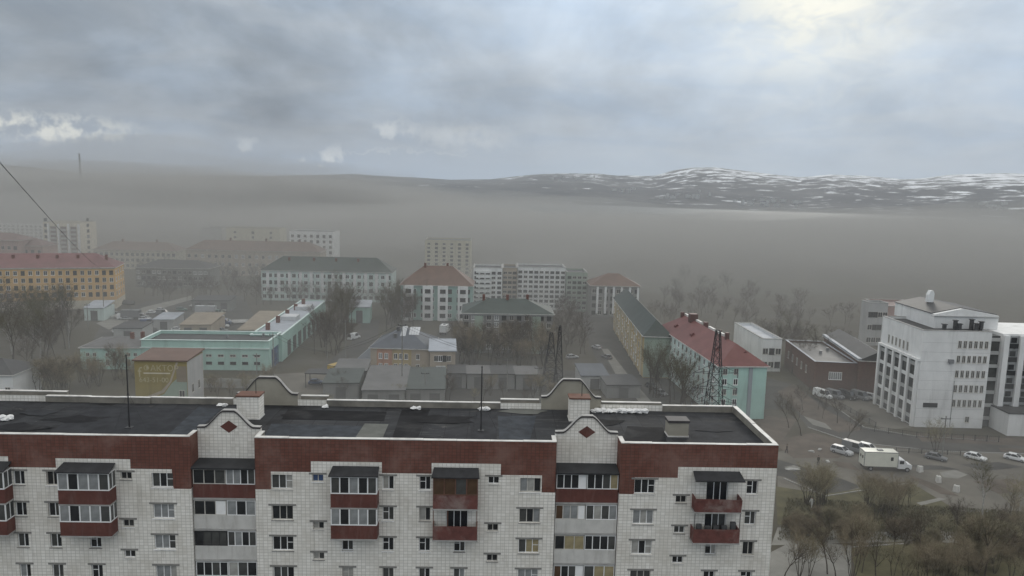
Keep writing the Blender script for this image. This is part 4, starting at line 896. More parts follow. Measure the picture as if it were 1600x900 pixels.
# railing round the office lawn
def railing(pts, label, h=1.3, sp=2.2):
    e = empty('railing', G(*pts[0]), 0, label, 'railing'); o0 = G(*pts[0])
    pm = MB(); pm.box(-.05, .05, -.05, .05, 0, h); pm = pm.mesh('post', 'iron')
    for a, b in zip(pts, pts[1:]):
        a, b = G(*a) - o0, G(*b) - o0; n = max(1, int((b - a).length // sp)); q = MB()
        for z in (.25, h * .9): q.tube(a + Vector((0, 0, z)), b + Vector((0, 0, z)), .035, .035, 4)
        k = int((b - a).length / .35)
        for i in range(k): p = a.lerp(b, i / k); q.tube(p + Vector((0, 0, .25)), p + Vector((0, 0, h * .9)), .018, .018, 3)
        q.build('rails', 'iron', e)
        for i in range(n + 1): ob('post', pm, e, a.lerp(b, i / n))
railing([(1345, 672), (1432, 684), (1560, 691)], 'dark iron railing along the office lawn'); railing([(1400, 707), (1500, 712)], 'low railing at the back of the car park', 1.0)
railing([(1265, 610), (1320, 640), (1368, 668)], 'dark railing beside the office forecourt', 1.2)
# tower blocks on the far shore, too small to show their parts
q = MB(); q.box(-22, 22, -7, 7, -6, 17); q.box(-22.6, 22.6, -7.6, 7.6, 17, 18); q.box(-3, 3, -3, 3, 18, 21); fm1 = q.mesh('far_block', 'w_grey')
q = MB(); q.box(-10, 10, -8, 8, -6, 30); q.box(-10.5, 10.5, -8.5, 8.5, 30, 31); q.box(-3, 3, -3, 3, 31, 34); fm2 = q.mesh('far_block', 'w_grey')
dep = bpy.context.evaluated_depsgraph_get(); bpy.context.view_layer.update()
inv_h = HILLS.matrix_world.inverted(); r4 = random.Random(21)
for (cx, cy, sx, sy, n) in ((1070, 306, 40, 6, 14), (1200, 318, 55, 6, 18), (900, 280, 40, 3, 8), (1560, 325, 30, 6, 9), (960, 299, 30, 3, 5)):
    for i in range(n):
        d = ray(cx + r4.uniform(-sx, sx), cy + r4.uniform(-sy, sy)).normalized(); hit, loc, nn, ix = HILLS.ray_cast(Vector((0, 0, H)), d)
        if hit: o = ob('far_block', r4.choice((fm1, fm1, fm2)), None, loc, r4.uniform(-.5, .5)); s = r4.uniform(.22, .45); o.scale = (s, s, s); tag(o, 'tiny white tower block on the slope across the inlet', 'tower block', 'tower blocks on the far shore')

# ================================================================== PYLONS, MASTS, WIRES
def lattice(name, label, P, h, w0, w1, arms, arm_w, cat='pylon', sect=9, r=.07):
    e = empty(name, P, 0, label, cat); q = MB()
    def cw(z): return w0 + (w1 - w0) * (z / h) ** .8
    zs = [h * i / sect for i in range(sect + 1)]
    for a, b in zip(zs, zs[1:]):
        wa, wb = cw(a) / 2, cw(b) / 2; ca = [(-wa, -wa, a), (wa, -wa, a), (wa, wa, a), (-wa, wa, a)]; cb = [(-wb, -wb, b), (wb, -wb, b), (wb, wb, b), (-wb, wb, b)]
        for i in range(4):
            j = (i + 1) % 4; q.tube(ca[i], cb[i], r, r, 4); q.tube(ca[i], cb[j], r * .6, r * .6, 3); q.tube(ca[j], cb[i], r * .6, r * .6, 3); q.tube(cb[i], cb[j], r * .6, r * .6, 3)
    q.build('lattice_body', 'iron', e)
    for z in arms:
        w = cw(z) / 2; q = MB()
        for s in (-1, 1):
            tip = (s * arm_w, 0, z); q.tube((s * w, -w, z), tip, r * .7, r * .5, 4); q.tube((s * w, w, z), tip, r * .7, r * .5, 4); q.tube((s * w, 0, z + 1.4), tip, r * .6, r * .5, 4)
            q.tube(((s * (arm_w + w) / 2), 0, z), (s * (arm_w + w) / 2, 0, z + .75), r * .4, r * .4, 3)
        a_ = q.build('cross_arm', 'iron', e)
        for s in (-1, 1):
            q = MB(); [q.tube((s * arm_w, 0, z - .2 * k), (s * arm_w, 0, z - .2 * k - .13), .12, .12, 6) for k in range(5)]; q.build('insulator', 'galvanised', a_)
    return e
P = G(1110, 715); ht = atY(1114, 516, P.y).z; za = [atY(1114, y, P.y).z for y in (582, 606, 629)]
lattice('power_pylon', 'lattice power pylon in front of the mint block', P, ht, 4.6, .7, za, 4.0, sect=12, r=.075)
P = G(872, 612); lattice('power_pylon', 'narrow lattice pylon behind the right rear gable', P, atY(875, 509, P.y).z, 2.6, .4, [], 1, sect=10, r=.09)
P = G(859, 610); lattice('power_pylon', 'leaning wide lattice pylon left of the narrow one', P, atY(866, 520, P.y).z, 4.5, .6, [], 1, sect=8, r=.08)
P = atY(127, 300, 900); P.z = 0; lattice('radio_mast', 'thin radio mast far off above the left skyline', P, atY(127, 240, 900).z, 2.6, 1.0, [], 1, 'mast', 14, .14)
def pole(px, py, top, label, Y=None, arm=True, group=None):
    P = G(px, py); h = max(3, atY(px, top, P.y).z); q = MB(); q.tube((0, 0, 0), (0, 0, h), .15, .1, 7); o = q.build('utility_pole', 'lintel', None, P); tag(o, label, 'pole', group)
    if arm: q = MB(); q.box(-.9, .9, -.06, .06, h - .6, h - .48); [q.tube((x, 0, h - .48), (x, 0, h - .25), .05, .05, 5) for x in (-.8, 0, .8)]; q.build('cross_arm', 'iron', o)
    return P, h
POL = [pole(*a) for a in ((108, 545, 500, 'utility pole among the trees left of the mint depot'), (138, 515, 474, 'utility pole near the small mint hut'), (163, 500, 446, 'tall utility pole at the corner of the orange block'), (155, 592, 560, 'pole in front of the mint depot wing'), (428, 598, 520, 'pole at the corner of the mint depot'), (402, 600, 552, 'pole by the concrete fence'),
    (512, 590, 548, 'pole by the lane left of the orange house'), (628, 620, 505, 'tall pole in front of the orange house'), (664, 632, 580, 'pole beside the teal roofed shed'), (792, 612, 560, 'pole behind the concrete garages'), (840, 612, 572, 'pole left of the two pylons'), (1472, 712, 650, 'pole at the rear of the car park below the office'), (540, 560, 500, 'pole half way up the middle lane'))]
q = MB(); A_, B_ = atY(-60, 186, 36), Vector((ORG.B.x - 1, ORG.B.y - .4, hz(190, 424, ORG.B)))
pts = [A_.lerp(B_, i / 24) - Vector((0, 0, 2.2 * math.sin(math.pi * i / 24))) for i in range(25)]
for a, b in zip(pts, pts[1:]): q.tube(a, b, .024, .024, 5)
tag(q.build('cable', 'iron'), 'dark cable slanting across the upper left towards the orange block', 'cable')
q = MB()
P0, h0 = POL[4]; P1, h1 = POL[5]; P2, h2 = POL[6]
for (a, ha), (b, hb) in ((POL[4], POL[6]), (POL[6], POL[7]), (POL[7], POL[9])):
    for dx_ in (-.8, .8):
        pa, pb = a + Vector((dx_, 0, ha - .25)), b + Vector((dx_, 0, hb - .25)); L_ = [pa.lerp(pb, i / 8) - Vector((0, 0, 1.0 * math.sin(math.pi * i / 8))) for i in range(9)]
        for u_, w_ in zip(L_, L_[1:]): q.tube(u_, w_, .03, .03, 3)
tag(q.build('overhead_line', 'iron'), 'thin overhead wires strung between the middle utility poles', 'cable')

# ================================================================== TREES
def tree_meshes(seed, h, spread, bark, twig, stems=1, tw=.026, ntw=7, low=.28):
    r = random.Random(seed); tb, cb = MB(), MB()
    def twigs(p, d, n, ln):
        for _ in range(n):
            v = (d + Vector((r.gauss(0, .75), r.gauss(0, .75), r.gauss(.15, .6)))).normalized() * ln * r.uniform(.5, 1.3)
            s = v.cross(Vector((r.gauss(0, 1), r.gauss(0, 1), r.gauss(0, 1)))).normalized() * tw * r.uniform(.6, 1.2); e = p + v
            b = len(cb.v); cb.v += [tuple(p - s * .5), tuple(p + s * .5), tuple(e + Vector((0, 0, .0)))]; cb.f.append((b, b + 1, b + 2)); cb.m.append(0)
            for k in (.45, .7):
                f = p.lerp(e, k); g_ = f + (v * .5 + Vector((r.gauss(0, .3), r.gauss(0, .3), r.gauss(.05, .25))) * ln).normalized() * ln * .45
                b = len(cb.v); cb.v += [tuple(f - s * .35), tuple(f + s * .35), tuple(g_)]; cb.f.append((b, b + 1, b + 2)); cb.m.append(0)
    def grow(p, d, ln, rad, lev):
        n = 3 if lev == 0 else 2
        for i in range(n):
            d2 = (d + Vector((r.gauss(0, .13), r.gauss(0, .13), r.gauss(.04, .08)))).normalized(); e = p + d2 * ln / n; r2_ = rad * (.80 if lev == 0 else .72)
            (tb if lev < 2 else cb).tube(p, e, rad, r2_, 6 if lev == 0 else 4 if lev == 1 else 3)
            p, d, rad = e, d2, r2_
            if lev >= 1: twigs(p, d, ntw, .55 + h * .055)
            if lev < 2 and (lev > 0 or i > 0 or low < .2):
                for _ in range(3 if lev == 0 else 2):
                    a = r.uniform(0, 6.283); side = Vector((math.cos(a), math.sin(a), 0)); k = r.uniform(.45, .8) * spread
                    grow(p, (d * .75 + side * k + Vector((0, 0, .25))).normalized(), ln * r.uniform(.45, .62), rad * .55, lev + 1)
        if lev < 2: grow(p, d, ln * .55, rad * .8, lev + 1)
    for k in range(stems):
        a = k * 6.283 / stems + r.random(); lean = .0 if stems == 1 else .28
        grow(Vector((math.cos(a) * .2 * (stems > 1), math.sin(a) * .2 * (stems > 1), -.1)), Vector((math.cos(a) * lean, math.sin(a) * lean, 1)).normalized(), h * .62, h * .017 * (1 if stems == 1 else .7), 0)
    return tb.mesh('trunk', bark), cb.mesh('crown', twig)
TREES = [tree_meshes(1, 9, 1.0, 'bark', 'twig0', 1, .03, 10), tree_meshes(2, 11, .8, 'bark', 'twig1', 1, .03, 10), tree_meshes(3, 8, 1.2, 'bark', 'twig2', 1, .03, 10), tree_meshes(4, 10, .9, 'bark_pale', 'twig3', 1, .03, 10), tree_meshes(5, 7, 1.1, 'bark', 'twig4', 3, .026, 5), tree_meshes(6, 7.5, .8, 'bark', 'twig5', 4, .026, 5)]
BUSH = [tree_meshes(11, 2.6, 1.3, 'bark', 'twig4', 4, .03, 10, .1), tree_meshes(12, 2.2, 1.5, 'bark', 'twig5', 5, .03, 10, .1)]
r5 = random.Random(33)
def plant(P, ms, s, label, cat, group, name='bare_tree'):
    e = empty(name, P, r5.uniform(0, 6.28), label, cat, group); e.scale = (s * r5.uniform(.85, 1.15), s * r5.uniform(.85, 1.15), s)
    ob('trunk', ms[0], e); ob('crown', ms[1], e); return e
def grove(region, n, label, group, kinds, s0, s1, name='bare_tree', cat='tree', bank=TREES):
    """n trees inside a photo quadrilateral laid on the ground"""
    a, b, c, d = [G(*q) for q in region]
    for i in range(n):
        u, v = r5.random(), r5.random(); p = (a.lerp(b, u)).lerp(d.lerp(c, u), v); plant(p, bank[r5.choice(kinds)], r5.uniform(s0, s1), label, cat, group, name)
def line(pts, label, group, kinds, s0, s1, jit=.6):
    for x, y in pts: p = G(x, y); p.x += r5.uniform(-jit, jit); p.y += r5.uniform(-jit, jit); plant(p, TREES[r5.choice(kinds)], r5.uniform(s0, s1), label, 'tree', group)
grove([(-30, 590), (118, 585), (112, 515), (-30, 505)], 46, 'bare olive tree in the dense wood left of the depot', 'trees in the wood left of the depot', (0, 1, 3, 2), .9, 1.35)
grove([(-20, 505), (100, 500), (110, 485), (-20, 488)], 10, 'bare tree below the facade of the orange block', 'trees below the orange block', (0, 2), .8, 1.1)
grove([(20, 622), (130, 620), (200, 590), (110, 592)], 22, 'bare scrub tree between small white house and yellow house', 'scrub behind the left roof', (4, 5, 0), .6, 1.0)
grove([(480, 560), (530, 556), (560, 490), (520, 490)], 30, 'bare tree in the strip between mint garage and lane', 'trees along the mint garage', (0, 1, 2), .9, 1.3)
grove([(590, 530), (640, 520), (660, 490), (600, 490)], 26, 'bare tree behind the orange house roof', 'trees behind the orange house', (0, 1, 2), .8, 1.2)
grove([(715, 580), (860, 580), (860, 556), (715, 556)], 34, 'bare reddish tree in front of the dark green roofed block', 'trees before the dark green roofed block', (0, 2, 5), .8, 1.25)
grove([(1000, 612), (1040, 640), (1100, 660), (1050, 600)], 16, 'bare street tree beside the mint block', 'trees beside the mint block', (0, 1), .7, 1.0)
grove([(1200, 560), (1260, 600), (1300, 596), (1240, 540)], 8, 'bare tree beyond the mint block by the workshop', 'trees by the workshop', (0, 1, 2), .7, 1.0)
line([(1228, 668), (1257, 682)], 'bare tree on the verge right of the mint block', 'trees on the verge', (0, 3), .7, .85); line([(1318, 698)], 'bare tree just behind the parked cars', None, (0,), .75, .8); line([(1463, 711)], 'leafless double tree behind the dark parked car', None, (4,), .85, .9)
line([(1250, 640), (1275, 640), (1290, 655), (1310, 660)], 'small bare tree along the office forecourt', 'trees along the forecourt', (2, 0), .5, .65)
line([(1583, 805), (1535, 812), (1610, 800)], 'bare shrubby tree at the right edge of the car park', 'trees at the right of the car park', (4, 3), .6, .85)
grove([(1235, 800), (1310, 800), (1300, 782), (1240, 782)], 7, 'brown bush beside the right end of the apartment block', 'bushes beside the apartment block', (4, 5), .62, .85, 'bush', 'bush')
grove([(1345, 815), (1425, 815), (1420, 790), (1350, 790)], 12, 'leafless bush in the clump below the white box truck', 'bushes below the box truck', (4, 5), .5, .72, 'bush', 'bush')
grove([(1460, 850), (1620, 850), (1600, 815), (1480, 825)], 12, 'leafless shrub above the path at the lower right', 'shrubs above the path', (5, 4, 2), .4, .55, 'bush', 'bush')
for i in range(19):
    x = 1228 + i * 20.5 + r5.uniform(-5, 5); plant(G(x, r5.uniform(893, 925)), TREES[r5.choice((5, 4, 5, 1, 0))], r5.uniform(.5, .8), 'dark leafless tree in the thick row along the bottom right', 'tree', 'trees along the bottom right')
grove([(1330, 885), (1600, 885), (1600, 862), (1330, 862)], 12, 'slender leafless tree just below the path', 'trees below the path', (5, 4, 0), .5, .75)
grove([(1215, 850), (1420, 850), (1420, 810), (1225, 808)], 16, 'low twiggy bush on the grass above the path', 'low bushes on the grass', (0, 1), .6, 1.0, 'bush', 'bush', BUSH)
grove([(1420, 905), (1600, 905), (1600, 850), (1420, 850)], 16, 'low twiggy bush below the path', 'low bushes below the path', (0, 1), .7, 1.1, 'bush', 'bush', BUSH)
grove([(470, 640), (900, 648), (900, 606), (520, 606)], 24, 'scrubby bare tree among the sheds behind the rear parapet', 'scrub among the sheds', (4, 5, 2), .4, .7)
grove([(120, 600), (215, 604), (215, 582), (120, 582)], 8, 'low bare bush in front of the mint depot wing', 'bushes before the depot', (4, 5), .35, .55, 'bush', 'bush')
grove([(320, 625), (430, 625), (430, 598), (320, 598)], 12, 'bare scrub behind the concrete fence', 'scrub by the concrete fence', (4, 5), .35, .6)
grove([(610, 500), (720, 500), (720, 478), (610, 478)], 18, 'bare tree at the foot of the teal block', 'trees at the foot of the teal block', (0, 1, 2), .8, 1.1)
THIN = [tree_meshes(51 + i, 8.5, 1.0, 'bark', 'twig0', 1, .085, 3) for i in range(3)]
def wood(name, label, regions, m_='twig2'):   # far-off trees nobody could count: one mass
    q = MB()
    for reg, n in regions:
        a, b, c, d = [G(*k) for k in reg]
        for i in range(n):
            u, v = r5.random(), r5.random(); p = (a.lerp(b, u)).lerp(d.lerp(c, u), v); s_ = r5.uniform(.5, .95); an = r5.uniform(0, 6.28); ca, sa = math.cos(an) * s_, math.sin(an) * s_
            for me in THIN[i % 3]:
                k0 = len(q.v); q.v += [(w.co.x * ca - w.co.y * sa + p.x, w.co.x * sa + w.co.y * ca + p.y, w.co.z * s_) for w in me.vertices]
                for f_ in me.polygons: q.f.append(tuple(k0 + z for z in f_.vertices)); q.m.append(0)
    tag(q.build(name, m_), label, 'wood', kind='stuff')
wood('wood', 'dim bare wood lost in the dust right of the street', [([(1010, 510), (1200, 525), (1360, 510), (1060, 430)], 80), ([(1180, 560), (1330, 575), (1340, 540), (1180, 530)], 26)])
wood('wood', 'dim bare trees massed left of the street', [([(872, 560), (915, 556), (905, 480), (868, 480)], 34)])
wood('wood', 'dim bare trees massed beyond the scrap yard', [([(215, 470), (480, 476), (480, 452), (215, 446)], 60), ([(400, 482), (620, 482), (620, 466), (400, 466)], 34), ([(210, 440), (400, 445), (620, 440), (210, 415)], 60)])
# dead grass on the verge
def grass(region, n, name):
    a, b, c, d = [G(*q) for q in region]; q = MB(); r = random.Random(9)
    for i in range(n):
        u, v = r.random(), r.random(); p = (a.lerp(b, u)).lerp(d.lerp(c, u), v); p.z = .01; h = r.uniform(.15, .45); t = Vector((r.gauss(0, .12), r.gauss(0, .12), h)); s = Vector((r.gauss(0, 1), r.gauss(0, 1), 0)).normalized() * .05
        k = len(q.v); q.v += [tuple(p - s), tuple(p + s), tuple(p + t)]; q.f.append((k, k + 1, k + 2)); q.m.append(0)
    tag(q.build(name, 'twig3'), 'dry olive grass on the verge right of the apartment block', 'grass', kind='stuff')
grass([(1215, 845), (1660, 845), (1600, 800), (1230, 778)], 16000, 'dry_grass')

# ================================================================== VEHICLES
PAINT = {}
def paint(nm, c):
    if nm not in MATS: mat(nm, c, .35, .05, .8, tuple(q * .6 + .04 for q in c), .35, spec=.5)
    return nm
for nm, c in dict(p_white=(.72, .73, .73), p_black=(.02, .02, .022), p_grey=(.16, .165, .17), p_silver=(.42, .43, .44), p_red=(.25, .03, .03), p_blue=(.05, .08, .16), p_yellow=(.45, .30, .05), p_green=(.10, .17, .14), p_cream=(.66, .66, .58)).items(): paint(nm, c)
WH = {}
def wheel_meshes(r):
    if r not in WH:
        t = MB(); t.tube((0, -.11, 0), (0, .11, 0), r, r, 14); t.face([(r * math.cos(2 * math.pi * i / 14), -.11, r * math.sin(2 * math.pi * i / 14)) for i in range(14)])
        k = MB(); k.tube((0, -.125, 0), (0, .125, 0), r * .6, r * .6, 10); k.face([(r * .6 * math.cos(2 * math.pi * i / 10), -.125, r * .6 * math.sin(2 * math.pi * i / 10)) for i in range(10)])
        WH[r] = (t.mesh('tyre', 'tyre'), k.mesh('rim', 'rim'))
    return WH[r]
def loft(q, secs, mi=0):                 # rings of (x, [(y,z)...]) joined along x
    n = len(secs[0][1]); b = len(q.v)
    for x, ring in secs: q.v += [(x, y, z) for y, z in ring]
    for s in range(len(secs) - 1):
        for i in range(n): j = (i + 1) % n; q.f.append((b + s * n + i, b + s * n + j, b + (s + 1) * n + j, b + (s + 1) * n + i)); q.m.append(mi)
    q.f.append(tuple(b + i for i in reversed(range(n)))); q.m.append(mi); e = b + (len(secs) - 1) * n; q.f.append(tuple(e + i for i in range(n))); q.m.append(mi)
def vehicle(kind, col):
    """prototype: body, glasshouse, roof, wheels, lamps; faces +x"""
    sp = {'car': (4.3, 1.76, .3, [(-2.15, .62), (-2.1, .86), (-1.6, .92), (.75, .93), (1.7, .82), (2.1, .70), (2.15, .5)], [(-1.85, .93), (-1.25, 1.42), (.15, 1.44), (.95, .95)]),
          'suv': (4.6, 1.86, .34, [(-2.3, .70), (-2.25, 1.0), (-1.9, 1.06), (.9, 1.06), (1.85, .98), (2.2, .85), (2.3, .55)], [(-2.2, 1.05), (-1.95, 1.66), (.25, 1.70), (1.05, 1.07)]),
          'van': (5.4, 2.0, .36, [(-2.7, .6), (-2.68, 1.2), (-2.5, 1.25), (1.3, 1.25), (2.2, 1.12), (2.62, .95), (2.7, .55)], [(-2.66, 1.24), (-2.55, 2.28), (1.05, 2.30), (1.75, 1.26)])}[kind]
    ln, wd, wr, prof, cab = sp; e = empty('proto', (0, 0, 0)); hw = wd / 2; q = MB(); secs = []
    for x, zt in prof:
        k = 1 - .10 * (abs(x) / (ln / 2)) ** 4; w = hw * k; secs.append((x, [(-w * .93, .28), (w * .93, .28), (w, .5), (w * .98, zt - .12), (w * .88, zt), (-w * .88, zt), (-w * .98, zt - .12), (-w, .5)]))
    loft(q, secs); q.build('body', col, e)
    (xa, za), (xb, zb), (xc, zc), (xd, zd) = cab; w0, w1 = hw * .90, hw * .74 if kind != 'van' else hw * .82
    q = MB(); q.hexa([(xa, -w0, za - .02), (xd, -w0, zd - .02), (xd, w0, zd - .02), (xa, w0, za - .02), (xb, -w1, zb), (xc, -w1, zc), (xc, w1, zc), (xb, w1, zb)]); gh = q.build('glasshouse', 'glass_dark' if kind != 'van' else 'glass_dark', e)
    q = MB(); q.hexa([(xb - .05, -w1 - .02, zb - .03), (xc + .05, -w1 - .02, zc - .03), (xc + .05, w1 + .02, zc - .03), (xb - .05, w1 + .02, zb - .03), (xb + .05, -w1 + .08, zb + .06), (xc - .05, -w1 + .08, zc + .06), (xc - .05, w1 - .08, zc + .06), (xb + .05, w1 - .08, zb + .06)]); q.build('roof', col, e)
    for s in (-1, 1):                    # pillars, lamps, mirrors
        q = MB()
        for f0, f1 in ((0, .0), (.38, .42), (1, 1)):
            pa = Vector((xa + (xd - xa) * f0, s * (w0 + .005), za)); pb = Vector((xb + (xc - xb) * f1, s * (w1 + .005), zb)); q.tube(pa, pb, .05, .045, 4)
        q.build('pillar', col, e)
        q = MB(); q.box(ln / 2 - .12, ln / 2 - .015, s * hw * .62 - .17, s * hw * .62 + .17, prof[-2][1] - .2, prof[-2][1] - .04); q.build('headlight', 'lamp_glass', e)
        q = MB(); q.box(-ln / 2 + .01, -ln / 2 + .1, s * hw * .72 - .12, s * hw * .72 + .12, prof[0][1], prof[1][1] - .03); q.build('tail_light', 'tail_glass', e)
        q = MB(); q.box(xd - .28, xd - .14, s * (hw + .08) - .09, s * (hw + .08) + .09, zd, zd + .14); q.build('mirror', col, e)
        for x in (-ln * .31, ln * .31):
            t, k = wheel_meshes(wr); w = ob('wheel', t, e, (x, s * (hw - .1), wr)); ob('rim', k, w)
    if kind == 'van':                    # closed load side behind the front windows
        q = MB()
        for s in (-1, 1): q.hexa([(-2.6, s * (w0 + .012), 1.26), (-.2, s * (w0 + .012), 1.26), (-.2, s * (w0 - .03), 1.26), (-2.6, s * (w0 - .03), 1.26), (-2.52, s * (w1 + .014), 2.26), (-.2, s * (w1 + .014), 2.26), (-.2, s * (w1 - .03), 2.26), (-2.52, s * (w1 - .03), 2.26)])
        q.build('load_side', col, e)
    return e
PRO = {}
USED = set()
def park(kind, col, px, py, head, label, cat='car', group=None, z=0.0):
    k = (kind, col)
    if k not in PRO: PRO[k] = vehicle(kind, col); o = PRO[k]
    else: o = copy_tree(PRO[k])
    P = G(px, py); o.name = {'car': 'parked_car', 'suv': 'parked_car', 'van': 'van'}[kind]; o.location = (P.x, P.y, z + .02); o.scale = (.84, .84, .84); o.rotation_euler = (0, 0, R(head)); tag(o, label, cat, group); return o
# car park on the right; heading 0 points right, 90 away
park('car', 'p_white', 1524, 718, -50, 'white estate car in the car park, second from the right edge'); park('car', 'p_white', 1586, 719, -46, 'white estate car at the right edge of the car park')
park('car', 'p_grey', 1462, 718, -40, 'dark grey car beneath the leafless double tree')
park('suv', 'p_silver', 1315, 709, -50, 'silver grey car leftmost of those behind the box truck'); park('van', 'p_grey', 1335, 706, -52, 'dark minivan between the silver car and the box truck'); park('suv', 'p_white', 1357, 705, -50, 'pale car half hidden behind the box truck')
park('van', 'p_white', 1285, 621, -62, 'white van leftmost in the row before the brick workshop', 'van', 'vans by the workshop')
for i, x in enumerate((1304, 1324, 1344, 1362)): park('van' if i < 3 else 'suv', ('p_grey', 'p_black', 'p_grey', 'p_silver')[i], x, 622 + i * .8, -60, ('dark grey van second from left by the workshop', 'black van in the middle of the row by the workshop', 'dark grey van fourth in the row by the workshop', 'grey car rightmost in the row by the workshop')[i], 'van' if i < 3 else 'car', 'vans by the workshop')
for i, (x, y, h) in enumerate(((1018, 606, -62), (1033, 617, -62), (948, 560, 118), (932, 545, 118), (940, 588, 110))): park('car', ('p_black', 'p_grey', 'p_grey', 'p_silver', 'p_white')[i], x, y, h, ('black car on the street near the mint block', 'grey car on the street right in front of the mint block', 'grey car half way up the street', 'silver car farther up the street', 'white car beside the striped stall')[i])
for i, (x, y, h, c) in enumerate(((238, 490, 10, 'p_white'), (252, 486, -15, 'p_silver'), (262, 497, 5, 'p_grey'), (226, 500, 8, 'p_white'), (352, 503, 0, 'p_silver'), (346, 518, 4, 'p_grey'), (200, 512, 0, 'p_grey'))):
    park('car', c, x, y, h, 'car %s in the scrap yard below the orange block' % ('white and farthest left', 'silver and farthest back', 'grey in the back row', 'white at the left end', 'silver at the right side', 'grey at the right front', 'grey near the container shed')[i])
def truck(px, py, head, cabc, boxc, label, blen=5.6, bh=2.5, door=True, cat='truck'):
    P = G(px, py); e = empty('box_truck', (P.x, P.y, .02), R(head), label, cat); hw = 1.15
    q = MB(); q.box(-blen / 2, blen / 2 + 2.3, -.45, .45, .5, .75); q.build('chassis', 'iron', e)
    q = MB(); q.box(-blen / 2, blen / 2, -hw, hw, .86, .86 + bh); bx = q.build('box_body', boxc, e)
    q = MB(); z = .86 + bh
    for y in (-hw - .03, hw - .05): q.box(-blen / 2 - .03, blen / 2 + .03, y, y + .08, z - .08, z + .03)
    for x in (-blen / 2 - .03, blen / 2 - .05): q.box(x, x + .08, -hw + .051, hw - .051, z - .08, z + .03)
    for x, y in ((-blen / 2 - .02, -hw - .02), (blen / 2 - .06, -hw - .02), (-blen / 2 - .02, hw - .06), (blen / 2 - .06, hw - .06)): q.box(x, x + .08, y, y + .08, .86, z - .081)
    q.build('edge_trim', 'p_grey', bx)
    q = MB(); q.box(-.3, .6, -.35, .35, z + .002, z + .16); q.build('roof_hatch', 'p_grey', bx)
    if door:
        q = MB(); q.box(blen / 2 - 1.5, blen / 2 - .65, -hw - .03, -hw - .003, .95, z - .35); d = q.build('door', 'p_cream', bx); q = MB(); q.box(blen / 2 - 1.3, blen / 2 - .85, -hw - .045, -hw - .031, 2.0, 2.65); q.build('pane', 'glass_dark', d)
        for y in (-.6, .25): q = MB(); q.box(-blen / 2 - .035, -blen / 2 - .003, y, y + .4, 2.1, 2.6); q.build('rear_window', 'glass_dark', bx)
    q = MB(); c0 = blen / 2 + .12
    q.prism([(c0, .55), (c0 + 2.35, .55), (c0 + 2.4, 1.25), (c0 + 1.5, 1.42), (c0 + 1.05, 2.15), (c0, 2.2)], -1.0, 1.0); cb = q.build('cab', cabc, e)
    q = MB(); q.hexa([(c0 + 1.10, -.9, 1.45), (c0 + 1.56, -.9, 1.42), (c0 + 1.56, .9, 1.42), (c0 + 1.10, .9, 1.45), (c0 + 1.0, -.85, 2.1), (c0 + 1.12, -.85, 2.1), (c0 + 1.12, .85, 2.1), (c0 + 1.0, .85, 2.1)]); q.build('windscreen', 'glass_dark', cb)
    for s in (-1, 1):
        q = MB(); q.box(c0 + .25, c0 + .98, s * 1.0 - .02, s * 1.0 + .02, 1.42, 2.0); q.build('side_window', 'glass_dark', cb)
        q = MB(); q.box(c0 + 2.36, c0 + 2.43, s * .7 - .18, s * .7 + .18, .95, 1.15); q.build('headlight', 'lamp_glass', cb)
        for x in (-blen * .28, c0 + 1.6): t, k = wheel_meshes(.42); w = ob('wheel', t, e, (x, s * .95, .42)); ob('rim', k, w)
    return e
truck(1371, 733, -4, 'p_white', 'p_cream', 'white box truck with side door in the car park', 5.8, 2.6)
truck(322, 493, 0, 'p_green', 'p_silver', 'long pale box truck at the back of the scrap yard', 7, 2.6, False); truck(335, 508, 0, 'p_blue', 'p_white', 'white box truck at the right of the scrap yard', 6, 2.4, False)
truck(205, 499, 3, 'p_grey', 'p_grey', 'grey box truck at the left of the scrap yard', 6, 2.4, False); truck(530, 588, 58, 'p_yellow', 'p_yellow', 'yellow box truck standing in the middle lane', 6, 2.5, False); truck(694, 522, 80, 'p_white', 'p_white', 'small white truck behind the orange house annex', 4, 2.2, False)
park('car', 'p_blue', 494, 600, 5, 'dark blue car under the open shelter'); park('van', 'p_white', 553, 530, 60, 'white van far up the middle lane', 'van'); park('car', 'p_silver', 894, 560, 20, 'silver car in the dim yard right of the pylons')
r6 = random.Random(77)
for i in range(14):
    x, y = r6.uniform(175, 380), r6.uniform(474, 528); k = r6.choice(('van', 'car', 'van', 'suv')); park(k, r6.choice(('p_grey', 'p_silver', 'p_blue', 'p_green', 'p_white')), x, y, r6.uniform(-20, 20), 'small derelict vehicle among the clutter of the scrap yard', 'vehicle', 'derelict vehicles in the scrap yard')
for i in range(12):
    x, y = r6.uniform(165, 380), r6.uniform(472, 530); o = ob('scrap_heap', SK[i % 4], None, G(x, y) + Vector((0, 0, .5)), i); o.scale = (r6.uniform(3, 9), r6.uniform(2, 5), r6.uniform(1.5, 3.5)); o.data = [sack_mesh(40, .5, 'rag_dark'), sack_mesh(41, .5, 'concrete')][i % 2]; tag(o, 'heap of scrap in the yard between depot and orange block', 'scrap heap', 'scrap heaps in the yard')
# open shelter on four posts
P = G(476, 606); e = empty('open_shelter', P, 0, 'flat roofed open shelter on posts by the middle lane', 'shelter'); q = MB(); q.box(0, 6.5, 0, 4.5, 3.3, 3.55); q.build('roof', 'r_dark', e)
for x in (.15, 6.2):
    for y in (.15, 4.2): q = MB(); q.box(x, x + .16, y, y + .16, 0, 3.298); q.build('post', 'iron', e)
